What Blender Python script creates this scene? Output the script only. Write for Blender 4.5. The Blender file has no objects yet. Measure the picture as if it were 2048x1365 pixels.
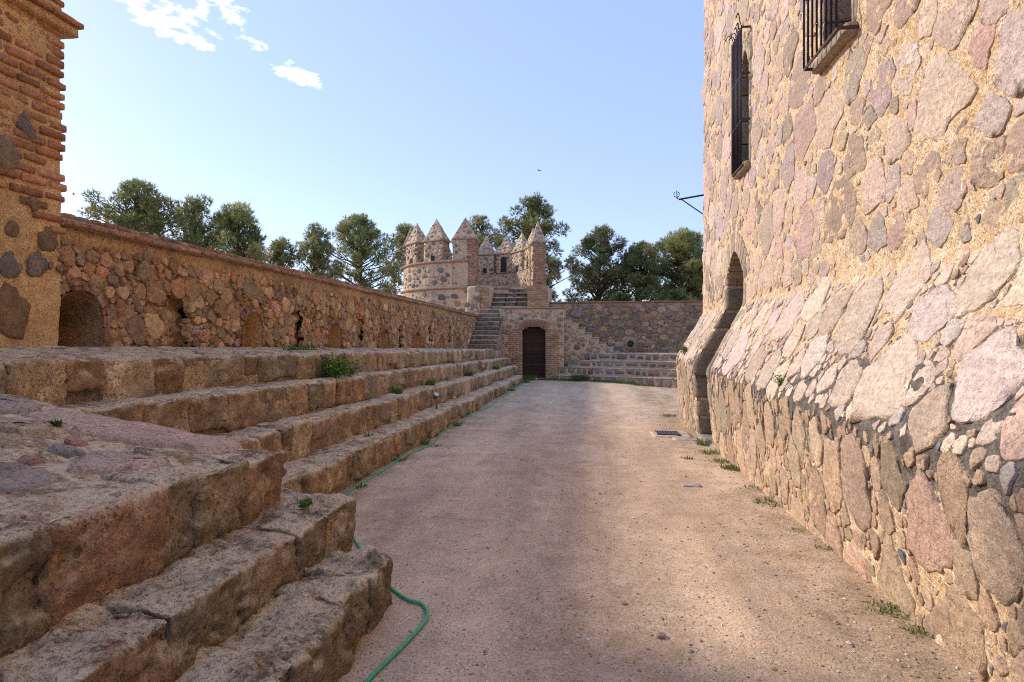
import bpy, math, random
import numpy as np
from mathutils import Vector, Matrix

# ------------------------------------------------------------------ camera, sky, sun, exposure
scene = bpy.context.scene
EH = 1.5                                   # eye height above the courtyard ground
YAW = math.radians(7.707)
cam_d = bpy.data.cameras.new('camera')
cam = bpy.data.objects.new('camera', cam_d)
scene.collection.objects.link(cam)
cam.location = (0, 0, EH)
cam.rotation_euler = (math.radians(90), 0, YAW)
cam_d.sensor_width = 36.0
cam_d.lens = 20.0
cam_d.shift_y = 0.0007
cam_d.clip_start = 0.05
cam_d.clip_end = 5000
scene.camera = cam

SUN_EL = math.radians(28.0)
SUN_AZ = math.radians(-73.0)               # from +Y, negative = towards -X (left of the courtyard axis)
sun_dir = Vector((math.sin(SUN_AZ) * math.cos(SUN_EL), math.cos(SUN_AZ) * math.cos(SUN_EL), math.sin(SUN_EL)))
sun_d = bpy.data.lights.new('sun', 'SUN')
sun_d.energy = 1.62
sun_d.angle = math.radians(4.5)
sun_d.color = (1.0, 0.91, 0.79)
sun = bpy.data.objects.new('sun', sun_d)
scene.collection.objects.link(sun)
sun.location = (-30, 10, 30)
sun.rotation_euler = sun_dir.to_track_quat('Z', 'Y').to_euler()

world = bpy.data.worlds.new('World')
scene.world = world
world.use_nodes = True
wn, wl = world.node_tree.nodes, world.node_tree.links
wn.clear()
w_out = wn.new('ShaderNodeOutputWorld')
w_bg = wn.new('ShaderNodeBackground')
w_sky = wn.new('ShaderNodeTexSky')
w_sky.sky_type = 'NISHITA'
w_sky.sun_disc = False
w_sky.sun_elevation = SUN_EL
w_sky.sun_rotation = SUN_AZ
w_sky.altitude = 400
w_sky.air_density = 1.0
w_sky.dust_density = 0.6
w_sky.ozone_density = 1.2
w_bg.inputs['Strength'].default_value = 0.15
SKY_GAIN = (0.33, 0.30, 0.30)
VEIL = (0.73, 0.97, 1.84)                  # thin high haze spread evenly over the whole sky

def wmath(op, a, b=None, c=None, clamp=False):
    n = wn.new('ShaderNodeMath'); n.operation = op; n.use_clamp = clamp
    for i, v in enumerate((a, b, c)):
        if v is None: continue
        if isinstance(v, (int, float)): n.inputs[i].default_value = v
        else: wl.new(v, n.inputs[i])
    return n.outputs[0]

w_tc = wn.new('ShaderNodeTexCoord')
def dir_from_px(px, py):
    a = (px - 1024) / 1138.0; b = (684 - py) / 1138.0
    s, c = math.sin(YAW), math.cos(YAW)
    return Vector((-s + a * c, c + a * s, b)).normalized()
w_noise = wn.new('ShaderNodeTexNoise')
w_noise.inputs['Scale'].default_value = 26.0
w_noise.inputs['Detail'].default_value = 9
w_noise.inputs['Roughness'].default_value = 0.62
w_noise.inputs['Distortion'].default_value = 0.35
w_map = wn.new('ShaderNodeMapping')
w_map.inputs['Scale'].default_value = (1.0, 1.0, 2.2)
wl.new(w_tc.outputs['Generated'], w_map.inputs['Vector'])
wl.new(w_map.outputs['Vector'], w_noise.inputs['Vector'])
nz = w_noise.outputs['Fac']
mask_sum = None
def cloud_at(px, py, rad, axis_px, stretch):
    """soft elongated region of sky where the wisps hang (direction based)"""
    global mask_sum
    d = dir_from_px(px, py); e = dir_from_px(*axis_px)
    t = (e - d); t = (t - d * t.dot(d)).normalized(); b = d.cross(t)
    def dot(v):
        n = wn.new('ShaderNodeVectorMath'); n.operation = 'DOT_PRODUCT'
        wl.new(w_tc.outputs['Generated'], n.inputs[0]); n.inputs[1].default_value = v
        return n.outputs['Value']
    u = wmath('DIVIDE', dot(t), rad * stretch); v = wmath('DIVIDE', dot(b), rad)
    r2 = wmath('ADD', wmath('MULTIPLY', u, u), wmath('MULTIPLY', v, v))
    front = wmath('GREATER_THAN', dot(d), 0.3)
    m = wmath('MULTIPLY', wmath('SUBTRACT', 1.0, r2, clamp=True), front)
    mask_sum = m if mask_sum is None else wmath('MAXIMUM', mask_sum, m)
cloud_at(318, 18, 0.042, (380, 62), 2.2)
cloud_at(440, 12, 0.030, (465, 30), 1.5)
cloud_at(400, 85, 0.020, (440, 130), 2.0)
cloud_at(600, 150, 0.020, (655, 165), 2.4)
cloud_at(500, 80, 0.014, (540, 105), 2.0)
cloud_at(-250, 200, 0.10, (-100, 260), 2.4)
cloud_at(2300, 120, 0.10, (2500, 180), 2.4)
cl_hi = wmath('MULTIPLY', wmath('ADD', wmath('SUBTRACT', nz, 0.62), wmath('MULTIPLY', mask_sum, 0.22)), 5.5, clamp=True)
cl_hi = wmath('MULTIPLY', cl_hi, wmath('MULTIPLY', mask_sum, 4.0, clamp=True))
# low cumulus far away along the horizon
sepw = wn.new('ShaderNodeSeparateXYZ'); wl.new(w_tc.outputs['Generated'], sepw.inputs[0])
w_n2 = wn.new('ShaderNodeTexNoise'); w_n2.inputs['Scale'].default_value = 5.0; w_n2.inputs['Detail'].default_value = 7
w_m2 = wn.new('ShaderNodeMapping'); w_m2.inputs['Scale'].default_value = (1, 1, 2.6)
wl.new(w_tc.outputs['Generated'], w_m2.inputs['Vector']); wl.new(w_m2.outputs['Vector'], w_n2.inputs['Vector'])
low = wmath('SUBTRACT', 1.0, wmath('MULTIPLY', wmath('ABSOLUTE', wmath('SUBTRACT', sepw.outputs['Z'], 0.09)), 7.5), clamp=True)
cl_lo = wmath('MULTIPLY', wmath('ADD', wmath('SUBTRACT', w_n2.outputs['Fac'], 0.80), wmath('MULTIPLY', low, 0.30)), 8.0, clamp=True)
cl = wmath('MAXIMUM', cl_hi, wmath('MULTIPLY', cl_lo, 0.85))
w_gain = wn.new('ShaderNodeMix'); w_gain.data_type = 'RGBA'; w_gain.blend_type = 'MULTIPLY'
w_gain.inputs[0].default_value = 1.0
wl.new(w_sky.outputs['Color'], w_gain.inputs[6]); w_gain.inputs[7].default_value = (*SKY_GAIN, 1)
w_veil = wn.new('ShaderNodeMix'); w_veil.data_type = 'RGBA'; w_veil.blend_type = 'ADD'
w_veil.inputs[0].default_value = 1.0
wl.new(w_gain.outputs[2], w_veil.inputs[6]); w_veil.inputs[7].default_value = (*VEIL, 1)
w_mix = wn.new('ShaderNodeMix'); w_mix.data_type = 'RGBA'
wl.new(cl, w_mix.inputs[0]); wl.new(w_veil.outputs[2], w_mix.inputs[6])
w_mix.inputs[7].default_value = (4.6, 4.6, 4.7, 1)
wl.new(w_mix.outputs[2], w_bg.inputs['Color'])
wl.new(w_bg.outputs[0], w_out.inputs['Surface'])

scene.view_settings.view_transform = 'Standard'
scene.view_settings.look = 'None'
scene.view_settings.exposure = 1.42
scene.view_settings.gamma = 1.0
scene.view_settings.use_curve_mapping = False
scene.cycles.max_bounces = 6
scene.cycles.diffuse_bounces = 4
scene.cycles.glossy_bounces = 2
scene.cycles.transmission_bounces = 2
scene.cycles.use_denoising = False
scene.cycles.filter_width = 1.1
scene.cycles.sample_clamp_indirect = 4.0

# ------------------------------------------------------------------ helpers
R = random.Random(11)
COL = scene.collection
CS, SN = math.cos(YAW), math.sin(YAW)

def depth_of(p):
    return -p[0] * SN + p[1] * CS

def _hash(ix, iy, iz, seed):
    h = (ix.astype(np.int64) * 374761393 + iy.astype(np.int64) * 668265263 + iz.astype(np.int64) * 2147483647 + seed * 974711) & 0xFFFFFFFF
    h = ((h ^ (h >> 13)) * 1274126177) & 0xFFFFFFFF
    h = (h ^ (h >> 16)) & 0xFFFFFFFF
    return h.astype(np.float64) / 4294967295.0 * 2 - 1

def vnoise(P, seed=0):
    P = np.asarray(P, float)
    f = np.floor(P); t = P - f; t = t * t * (3 - 2 * t)
    x, y, z = f[:, 0], f[:, 1], f[:, 2]
    r = 0
    for dx in (0, 1):
        wx = t[:, 0] if dx else 1 - t[:, 0]
        for dy in (0, 1):
            wy = t[:, 1] if dy else 1 - t[:, 1]
            for dz in (0, 1):
                wz = t[:, 2] if dz else 1 - t[:, 2]
                r = r + wx * wy * wz * _hash(x + dx, y + dy, z + dz, seed)
    return r

def fbm(P, octv=4, seed=0, gain=0.5):
    P = np.asarray(P, float); a = 1.0; r = 0; tot = 0
    for o in range(octv):
        r = r + a * vnoise(P * (2.03 ** o) + o * 17.3, seed + o); tot += a; a *= gain
    return r / tot

def new_mesh(V, F, col=None, smooth=True):
    me = bpy.data.meshes.new('m')
    me.from_pydata(np.asarray(V, float).tolist(), [], F.tolist() if isinstance(F, np.ndarray) else F)
    if smooth:
        me.polygons.foreach_set('use_smooth', np.ones(len(me.polygons), bool))
    if col is not None:
        at = me.color_attributes.new('Col', 'FLOAT_COLOR', 'POINT')
        c = np.ones((len(V), 4), np.float32)
        c[:, :3] = np.asarray(col, np.float32)
        at.data.foreach_set('color', c.ravel())
    me.update()
    return me

WLOC = {}
def link(name, data, parent=None, loc=(0, 0, 0)):
    o = bpy.data.objects.new(name, data)
    COL.objects.link(o)
    WLOC[o.name] = Vector(loc)
    if parent is not None:
        o.parent = parent
        o.location = Vector(loc) - WLOC[parent.name]
    else:
        o.location = loc
    return o

def obj(name, V, F, mat, parent=None, col=(1, 1, 1), smooth=True, origin=None):
    V = np.asarray(V, float)
    if origin is None:
        mn, mx = V.min(0), V.max(0)
        origin = ((mn[0] + mx[0]) / 2, (mn[1] + mx[1]) / 2, mn[2])
    me = new_mesh(V - np.asarray(origin), F, col, smooth)
    me.materials.append(mat)
    return link(name, me, parent, origin)

def shared(name, me, loc, parent, rot=None, scale=None, color=None):
    o = link(name, me, parent, loc)
    if rot is not None: o.rotation_euler = rot
    if scale is not None: o.scale = scale
    if color is not None: o.color = (*color, 1)
    return o

def tag(o, label, cat, group=None, kind=None):
    if kind: o['kind'] = kind
    if label: o['label'] = label
    if cat: o['category'] = cat
    if group: o['group'] = group
    return o

def thing(name, loc, label, cat, group=None):
    return tag(link(name, None, None, loc), label, cat, group)

class Acc:
    def __init__(self): self.V, self.F, self.C, self.n = [], [], [], 0
    def add(self, V, F, col=(1, 1, 1)):
        V = np.asarray(V, float)
        self.V.append(V)
        self.C.append(np.broadcast_to(np.asarray(col, float), V.shape).copy())
        n = self.n
        if isinstance(F, np.ndarray): self.F.extend((F + n).tolist())
        else: self.F.extend([tuple(i + n for i in f) for f in F])
        self.n += len(V)
    def build(self, name, mat, parent=None, smooth=True, origin=None, kind=None):
        if not self.n: return None
        o = obj(name, np.concatenate(self.V), self.F, mat, parent, np.concatenate(self.C), smooth, origin)
        if kind: o['kind'] = kind
        return o

def box(lo, hi):
    x0, y0, z0 = lo; x1, y1, z1 = hi
    V = [(x0,y0,z0),(x1,y0,z0),(x1,y1,z0),(x0,y1,z0),(x0,y0,z1),(x1,y0,z1),(x1,y1,z1),(x0,y1,z1)]
    F = [(0,3,2,1),(4,5,6,7),(0,1,5,4),(1,2,6,5),(2,3,7,6),(3,0,4,7)]
    return np.array(V, float), F

def rough_block(lo, hi, r=0.04, amp=0.012, cell=0.04, seed=0, freq=4.0, octv=4):
    """closed rounded box with an uneven, worn surface"""
    lo = np.array(lo, float); hi = np.array(hi, float); s = hi - lo
    n = np.maximum(2, np.round(s / cell).astype(int))
    key = {}; V = []; F = []
    def vid(i, j, k):
        q = (i, j, k)
        if q not in key:
            key[q] = len(V); V.append((i / n[0], j / n[1], k / n[2]))
        return key[q]
    for a in range(3):
        b, c = (a + 1) % 3, (a + 2) % 3
        for side in (0, n[a]):
            for i in range(n[b]):
                for j in range(n[c]):
                    q = []
                    for di, dj in ((0, 0), (1, 0), (1, 1), (0, 1)):
                        t = [0, 0, 0]; t[a] = side; t[b] = i + di; t[c] = j + dj
                        q.append(vid(*t))
                    F.append(tuple(q) if side else tuple(q[::-1]))
    P = np.array(V) * s
    # push grid lines towards the edges so that the rounding is well sampled
    r = min(r, 0.49 * s.min())
    Q = np.clip(P, r, s - r)
    D = P - Q; L = np.linalg.norm(D, axis=1, keepdims=True); L[L == 0] = 1
    N = D / L
    P = Q + N * r + lo
    d = fbm(P * freq + seed * 3.17, octv, seed) * amp
    if amp > 0.006:
        d = d - np.clip(np.abs(fbm(P * freq * 2.1 - seed, 3, seed + 9)) - 0.32, 0, 1) * amp * 1.5
    return P + N * d[:, None], F

def grid(us, vs, fn, keep=None):
    """fn(u,v) -> P(n,3) ; returns V,F of a sheet; keep(uc,vc) -> bool mask of cells"""
    U, Vv = np.meshgrid(us, vs, indexing='ij')
    P = fn(U.ravel(), Vv.ravel())
    nu, nv = len(us), len(vs)
    idx = np.arange(nu * nv).reshape(nu, nv)
    F = np.stack([idx[:-1, :-1], idx[1:, :-1], idx[1:, 1:], idx[:-1, 1:]], -1).reshape(-1, 4)
    if keep is not None:
        uc = (np.asarray(us)[:-1] + np.asarray(us)[1:]) / 2; vc = (np.asarray(vs)[:-1] + np.asarray(vs)[1:]) / 2
        A, B = np.meshgrid(uc, vc, indexing='ij')
        F = F[keep(A.ravel(), B.ravel())]
    return P, F

def spaced(a, b, fn, extra=()):
    x = a; out = [a]
    while x < b:
        x += fn(x); out.append(min(x, b))
    out = sorted(set([round(v, 4) for v in out] + [round(e, 4) for e in extra if a <= e <= b]))
    o2 = [out[0]]
    for v in out[1:]:
        if v - o2[-1] > 0.004 or v in [round(e, 4) for e in extra]: o2.append(v)
    return np.array(o2)

def rubble(W, H, radii, tries, gap, N=16, aspect=1.2, k=1.25, seed=0, avoid=None, rough=0.10, size_fn=None, touch=0.80):
    """irregular stones packed into the rectangle W x H: list of (cx, cy, pts(N,2), r)"""
    rg = np.random.default_rng(seed)
    cs = np.zeros((0, 2)); rs = np.zeros(0)
    for r0, nt in zip(radii, tries):
        for _ in range(nt):
            r = r0 * rg.uniform(0.75, 1.25)
            p = np.array([rg.uniform(0, W), rg.uniform(0, H)])
            if size_fn is not None:
                r *= size_fn(p[0], p[1])
                if r < 0.012: continue
            if avoid is not None and avoid(p[0], p[1], r): continue
            if len(rs):
                d = np.hypot((cs[:, 0] - p[0]) / aspect, cs[:, 1] - p[1])
                if np.any(d < touch * (rs + r) + gap): continue
            cs = np.vstack([cs, p]); rs = np.append(rs, r)
    th = np.linspace(0, 2 * math.pi, N, endpoint=False)
    dirs = np.stack([np.cos(th), np.sin(th)], 1)
    out = []
    for i in range(len(rs)):
        d = (cs - cs[i]) / np.array([aspect, 1.0]); L = np.hypot(d[:, 0], d[:, 1])
        nb = np.where((L > 1e-6) & (L < (rs + rs[i]) * 1.8 + 0.1))[0]
        rho = np.full(N, rs[i] * k * 1.25)
        for j in nb:
            n = d[j] / L[j]
            t = (L[j] ** 2 + rs[i] ** 2 - rs[j] ** 2) / (2 * L[j]) - gap / 2
            c = dirs @ n
            m = c > 0.15
            rho[m] = np.minimum(rho[m], np.maximum(t, 0.25 * rs[i]) / c[m])
        # straight broken sides: four to six faces with real corners
        nc = int(rg.integers(4, 7)); a0 = rg.uniform(0, 2 * math.pi)
        for q in range(nc):
            a = a0 + 2 * math.pi * (q + rg.uniform(-0.3, 0.3)) / nc; c = np.cos(th - a); m = c > 0.10
            rho[m] = np.minimum(rho[m], rs[i] * rg.uniform(0.66, 1.06) / c[m])
        rho = rho * (1 + 0.07 * np.sin(3 * th + rg.uniform(0, 6)) * rg.random() + 0.05 * np.sin(5 * th + rg.uniform(0, 6)))
        rho = rho * (1 + rough * rg.uniform(-1, 1, N))
        pts = dirs * rho[:, None] * np.array([aspect, 1.0]) + cs[i]
        out.append((cs[i][0], cs[i][1], pts, rs[i]))
    return out

def stone_geo(st, mapf, h, seed, rings=((1.06, -0.03), (1.0, 0.0), (0.9, 0.8), (0.55, 1.0)), tilt=0.25):
    cx, cy, pts, r = st
    N = len(pts); rg = np.random.default_rng(seed)
    c = np.array([cx, cy]); U = []; Hh = []
    tx, ty = rg.uniform(-tilt, tilt, 2)
    for (s, hh) in rings:
        q = c + (pts - c) * s
        if 0 < s < 0.97: q = q + rg.uniform(-0.05, 0.05, q.shape) * r
        U.append(q)
        if hh < 0: Hh.append(np.full(N, hh))
        else:
            rel = (q - c) / max(r, 1e-3)
            Hh.append(h * hh * (1 + tx * rel[:, 0] + ty * rel[:, 1] + rg.uniform(-0.22, 0.22, N)))
    U.append(c[None]); Hh.append(np.array([h * rg.uniform(0.85, 1.15)]))
    U = np.concatenate(U); Hh = np.concatenate(Hh)
    P = mapf(U[:, 0], U[:, 1], Hh)
    F = []; nr = len(rings)
    for a in range(nr - 1):
        for i in range(N):
            j = (i + 1) % N
            F.append((a * N + i, a * N + j, (a + 1) * N + j, (a + 1) * N + i))
    cc = nr * N
    for i in range(N): F.append(((nr - 1) * N + i, (nr - 1) * N + (i + 1) % N, cc))
    return P, F

def lay_stones(sts, mapf, hfn, palfn, mat, parent, seed, limit=300, name='stone', fill='stone_fill', rings=None, flat=False):
    """largest ones as parts of their own, the rest joined"""
    rk = []
    for i, s in enumerate(sts):
        p = mapf(np.array([s[0]]), np.array([s[1]]), np.array([0.0]))[0]
        rk.append((s[3] / max(0.8, abs(depth_of(p))) if depth_of(p) > 0.5 else 0, i))
    rk.sort(reverse=True)
    acc = Acc()
    for q, (_, i) in enumerate(rk):
        s = sts[i]
        kw = {} if rings is None else {'rings': rings}
        V, F = stone_geo(s, mapf, hfn(s), seed * 1000 + i, **kw)
        col = np.array(palfn(s, i))
        if q < limit:
            obj(name, V, F, mat, parent, col, not flat)
        else: acc.add(V, F, col)
    acc.build(fill, mat, parent, not flat, kind='stuff')

def pick(pal, rnd, var=0.12):
    t = rnd.random() * sum(w for w, _ in pal)
    for w, c in pal:
        t -= w
        if t <= 0: break
    b = 1 + rnd.uniform(-var, var) * 1.6
    return tuple(max(0.01, x * b * (1 + rnd.uniform(-var, var) * 0.35)) for x in c)

def tube(pts, rad, n=6, closed_ends=True):
    pts = np.asarray(pts, float); m = len(pts)
    rad = np.broadcast_to(np.asarray(rad, float), (m,))
    V = []; F = []
    T = np.gradient(pts, axis=0)
    up = np.array([0.13, 0.21, 0.97])
    for i in range(m):
        t = T[i] / (np.linalg.norm(T[i]) + 1e-9)
        a = np.cross(t, up); la = np.linalg.norm(a)
        if la < 1e-3: a = np.cross(t, (1, 0, 0)); la = np.linalg.norm(a)
        a /= la; b = np.cross(t, a)
        for k in range(n):
            th = 2 * math.pi * k / n
            V.append(pts[i] + rad[i] * (math.cos(th) * a + math.sin(th) * b))
    for i in range(m - 1):
        for k in range(n):
            l = (k + 1) % n
            F.append((i * n + k, i * n + l, (i + 1) * n + l, (i + 1) * n + k))
    if closed_ends:
        F.append(tuple(range(n))[::-1]); F.append(tuple((m - 1) * n + k for k in range(n)))
    return np.array(V), F

def smooth_path(P, n):
    P = np.asarray(P, float)
    out = []
    for i in range(len(P) - 1):
        p0 = P[max(i - 1, 0)]; p1 = P[i]; p2 = P[i + 1]; p3 = P[min(i + 2, len(P) - 1)]
        for t in np.linspace(0, 1, n, endpoint=False):
            out.append(0.5 * ((2 * p1) + (p2 - p0) * t + (2 * p0 - 5 * p1 + 4 * p2 - p3) * t * t + (3 * p1 - p0 - 3 * p2 + p3) * t ** 3))
    out.append(P[-1])
    return np.array(out)

# ------------------------------------------------------------------ materials
class NB:
    def __init__(self, name):
        self.m = bpy.data.materials.new(name); self.m.use_nodes = True
        self.t = self.m.node_tree; self.n = self.t.nodes; self.l = self.t.links
        self.b = self.n['Principled BSDF']
        self.b.inputs['Roughness'].default_value = 0.92
        self.b.inputs['Specular IOR Level'].default_value = 0.2
        g = self.n.new('ShaderNodeNewGeometry'); self.pos = g.outputs['Position']; self.nor = g.outputs['Normal']
    def set(self, sock, v):
        if isinstance(v, (int, float)): sock.default_value = v
        elif isinstance(v, tuple): sock.default_value = (*v, 1) if len(v) == 3 and len(sock.default_value) == 4 else v
        else: self.l.new(v, sock)
    def math(self, op, a, b=0.0, clamp=False, c=None):
        n = self.n.new('ShaderNodeMath'); n.operation = op; n.use_clamp = clamp
        self.set(n.inputs[0], a); self.set(n.inputs[1], b)
        if c is not None: self.set(n.inputs[2], c)
        return n.outputs[0]
    def noise(self, scale, detail=4, rough=0.55, dist=0.0, vec=None, out='Fac'):
        n = self.n.new('ShaderNodeTexNoise')
        n.inputs['Scale'].default_value = scale; n.inputs['Detail'].default_value = detail
        n.inputs['Roughness'].default_value = rough; n.inputs['Distortion'].default_value = dist
        self.l.new(vec or self.pos, n.inputs['Vector'])
        return n.outputs[out]
    def voro(self, scale, feature='F1', vec=None, out='Distance', rnd=1.0):
        n = self.n.new('ShaderNodeTexVoronoi'); n.feature = feature
        n.inputs['Scale'].default_value = scale; n.inputs['Randomness'].default_value = rnd
        self.l.new(vec or self.pos, n.inputs['Vector'])
        return n.outputs[out]
    def rng(self, v, a, b, c=0.0, d=1.0, smooth=False):
        n = self.n.new('ShaderNodeMapRange')
        if smooth: n.interpolation_type = 'SMOOTHSTEP'
        self.set(n.inputs[0], v)
        for i, x in enumerate((a, b, c, d)): n.inputs[i + 1].default_value = x
        return n.outputs[0]
    def mix(self, f, a, b, mode='MIX'):
        n = self.n.new('ShaderNodeMix'); n.data_type = 'RGBA'; n.blend_type = mode
        self.set(n.inputs[0], f); self.set(n.inputs[6], a); self.set(n.inputs[7], b)
        return n.outputs[2]
    def mulv(self, col, v):
        n = self.n.new('ShaderNodeVectorMath'); n.operation = 'SCALE'
        self.l.new(col, n.inputs[0]); self.set(n.inputs['Scale'], v)
        return n.outputs[0]
    def vscale(self, s):
        n = self.n.new('ShaderNodeVectorMath'); n.operation = 'MULTIPLY'
        self.l.new(self.pos, n.inputs[0]); n.inputs[1].default_value = s
        return n.outputs[0]
    def sep(self, v):
        n = self.n.new('ShaderNodeSeparateXYZ'); self.l.new(v, n.inputs[0]); return n.outputs
    def attr(self):
        a = self.n.new('ShaderNodeAttribute'); a.attribute_name = 'Col'
        o = self.n.new('ShaderNodeObjectInfo')
        return self.mix(1.0, a.outputs['Color'], o.outputs['Color'], 'MULTIPLY')
    def bump(self, h, strength, dist, prev=None):
        n = self.n.new('ShaderNodeBump'); n.inputs['Strength'].default_value = strength
        n.inputs['Distance'].default_value = dist; self.l.new(h, n.inputs['Height'])
        if prev is not None: self.l.new(prev, n.inputs['Normal'])
        return n.outputs[0]
    def done(self, col, normal=None, rough=None):
        self.l.new(col, self.b.inputs['Base Color'])
        if normal is not None: self.l.new(normal, self.b.inputs['Normal'])
        if rough is not None: self.set(self.b.inputs['Roughness'], rough)
        return self.m

def stone_mat(name, lo=0.62, hi=1.35, speck=0.35, lichen=0.0, lichen_col=(0.50, 0.44, 0.36), stain=0.0, stain_col=(0.10, 0.075, 0.05),
              ochre=0.0, bump=0.6, scale=1.0, moss=0.0, strat=0.0, pits=0.0):
    b = NB(name)
    base = b.attr()
    n1 = b.noise(4.5 * scale, 5, 0.66)
    n2n = b.n.new('ShaderNodeTexNoise'); n2n.inputs['Scale'].default_value = 26 * scale; n2n.inputs['Detail'].default_value = 4; n2n.inputs['Roughness'].default_value = 0.68
    b.l.new(b.pos, n2n.inputs['Vector']); n2 = n2n.outputs['Fac']
    n3 = b.noise(95 * scale, 3, 0.72)
    c = b.mulv(base, b.rng(n1, 0.3, 0.7, lo, hi))
    c = b.mulv(c, b.rng(n2, 0.3, 0.7, 0.72, 1.26))
    c = b.mulv(c, b.rng(n3, 0.36, 0.64, 1 - speck, 1 + speck))
    h = b.math('ADD', b.math('MULTIPLY', n2, 0.55), b.math('MULTIPLY', n3, 0.26))
    if strat:
        ns = b.noise(9 * scale, 3, 0.6, 0.0, vec=b.vscale((1.0, 0.35, 4.0)))
        c = b.mulv(c, b.rng(ns, 0.35, 0.65, 1 - strat, 1 + strat * 0.7))
    # hairline cracks
    wv = b.n.new('ShaderNodeVectorMath'); wv.operation = 'ADD'
    b.l.new(b.pos, wv.inputs[0])
    nv = b.n.new('ShaderNodeVectorMath'); nv.operation = 'SCALE'
    b.l.new(n2n.outputs['Color'], nv.inputs[0]); nv.inputs['Scale'].default_value = 0.07
    b.l.new(nv.outputs[0], wv.inputs[1])
    ck = b.voro(5.5 * scale, 'DISTANCE_TO_EDGE', vec=wv.outputs[0])
    crack = b.math('MULTIPLY', b.rng(ck, 0.0, 0.022, 1.0, 0.0), b.rng(n1, 0.45, 0.56))
    c = b.mulv(c, b.rng(crack, 0, 1, 1.0, 0.42))
    if pits:
        pv = b.voro(34 * scale, 'F1', vec=wv.outputs[0])
        pm = b.math('MULTIPLY', b.rng(pv, 0.10, 0.32, 1.0, 0.0), b.rng(n1, 0.40, 0.60))
        h = b.math('SUBTRACT', h, b.math('MULTIPLY', pm, 0.35 * pits))
        c = b.mulv(c, b.rng(pm, 0, 1, 1.0, 1 - 0.38 * pits))
    nzz = b.sep(b.nor)[2]
    if stain:
        sm = b.math('MULTIPLY', b.rng(b.noise(2.3, 6, 0.74), 0.38, 0.54), stain)
        c = b.mix(sm, c, b.mulv(b.mix(0.55, base, stain_col), b.rng(n2, 0.3, 0.7, 0.5, 1.15)))
    if lichen:
        l1 = b.rng(b.noise(4.2, 7, 0.80), 0.40, 0.50)
        l2 = b.rng(b.noise(52, 4, 0.80), 0.30, 0.50)
        up = b.rng(nzz, 0.15, 0.85, 0.10, 1.0)
        lm = b.math('MULTIPLY', b.math('MULTIPLY', b.math('MULTIPLY', l1, l2), up), lichen)
        lc = b.mix(b.rng(n1, 0.4, 0.6), lichen_col, (0.70, 0.53, 0.34))
        c = b.mix(lm, c, lc)
        # black crust specks
        bs = b.math('MULTIPLY', b.rng(b.noise(60, 3, 0.75), 0.58, 0.64), b.rng(nzz, 0.2, 0.8, 0.15, 0.6))
        c = b.mix(bs, c, (0.055, 0.05, 0.045))
    if ochre:
        om = b.math('MULTIPLY', b.rng(b.noise(9, 4, 0.7), 0.57, 0.66), ochre)
        c = b.mix(om, c, (0.42, 0.26, 0.05))
    if moss:
        mm = b.math('MULTIPLY', b.rng(b.noise(5, 6, 0.7), 0.55, 0.68), moss)
        c = b.mix(mm, c, (0.11, 0.10, 0.015))
    nb = b.bump(h, bump, 0.05 / scale)
    return b.done(c, nb)

M = {}
M['keep_stone'] = stone_mat('keep_stone', 0.80, 1.20, 0.20, bump=0.7, strat=0.12, lichen=0.25, lichen_col=(0.72, 0.60, 0.52), pits=0.7)
M['wall_stone'] = stone_mat('wall_stone', 0.62, 1.42, 0.32, stain=0.35, bump=0.7, ochre=0.15, pits=0.7)
M['step_stone'] = stone_mat('step_stone', 0.34, 1.72, 0.48, lichen=1.0, lichen_col=(0.90, 0.69, 0.43), stain=0.8, stain_col=(0.12, 0.066, 0.03), ochre=0.35, bump=1.0, moss=0.25, pits=1.2)
M['slab_stone'] = stone_mat('slab_stone', 0.6, 1.3, 0.32, lichen=0.45, lichen_col=(0.66, 0.52, 0.42), ochre=0.15, bump=0.9, pits=1.0)
M['far_stone'] = stone_mat('far_stone', 0.65, 1.35, 0.3, bump=0.6, lichen=0.2, lichen_col=(0.6, 0.5, 0.4))
M['ashlar'] = stone_mat('ashlar', 0.75, 1.2, 0.3, bump=0.5, pits=0.6)
M['brick'] = stone_mat('brick', 0.62, 1.38, 0.3, bump=0.7, stain=0.25, pits=0.6)

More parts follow.
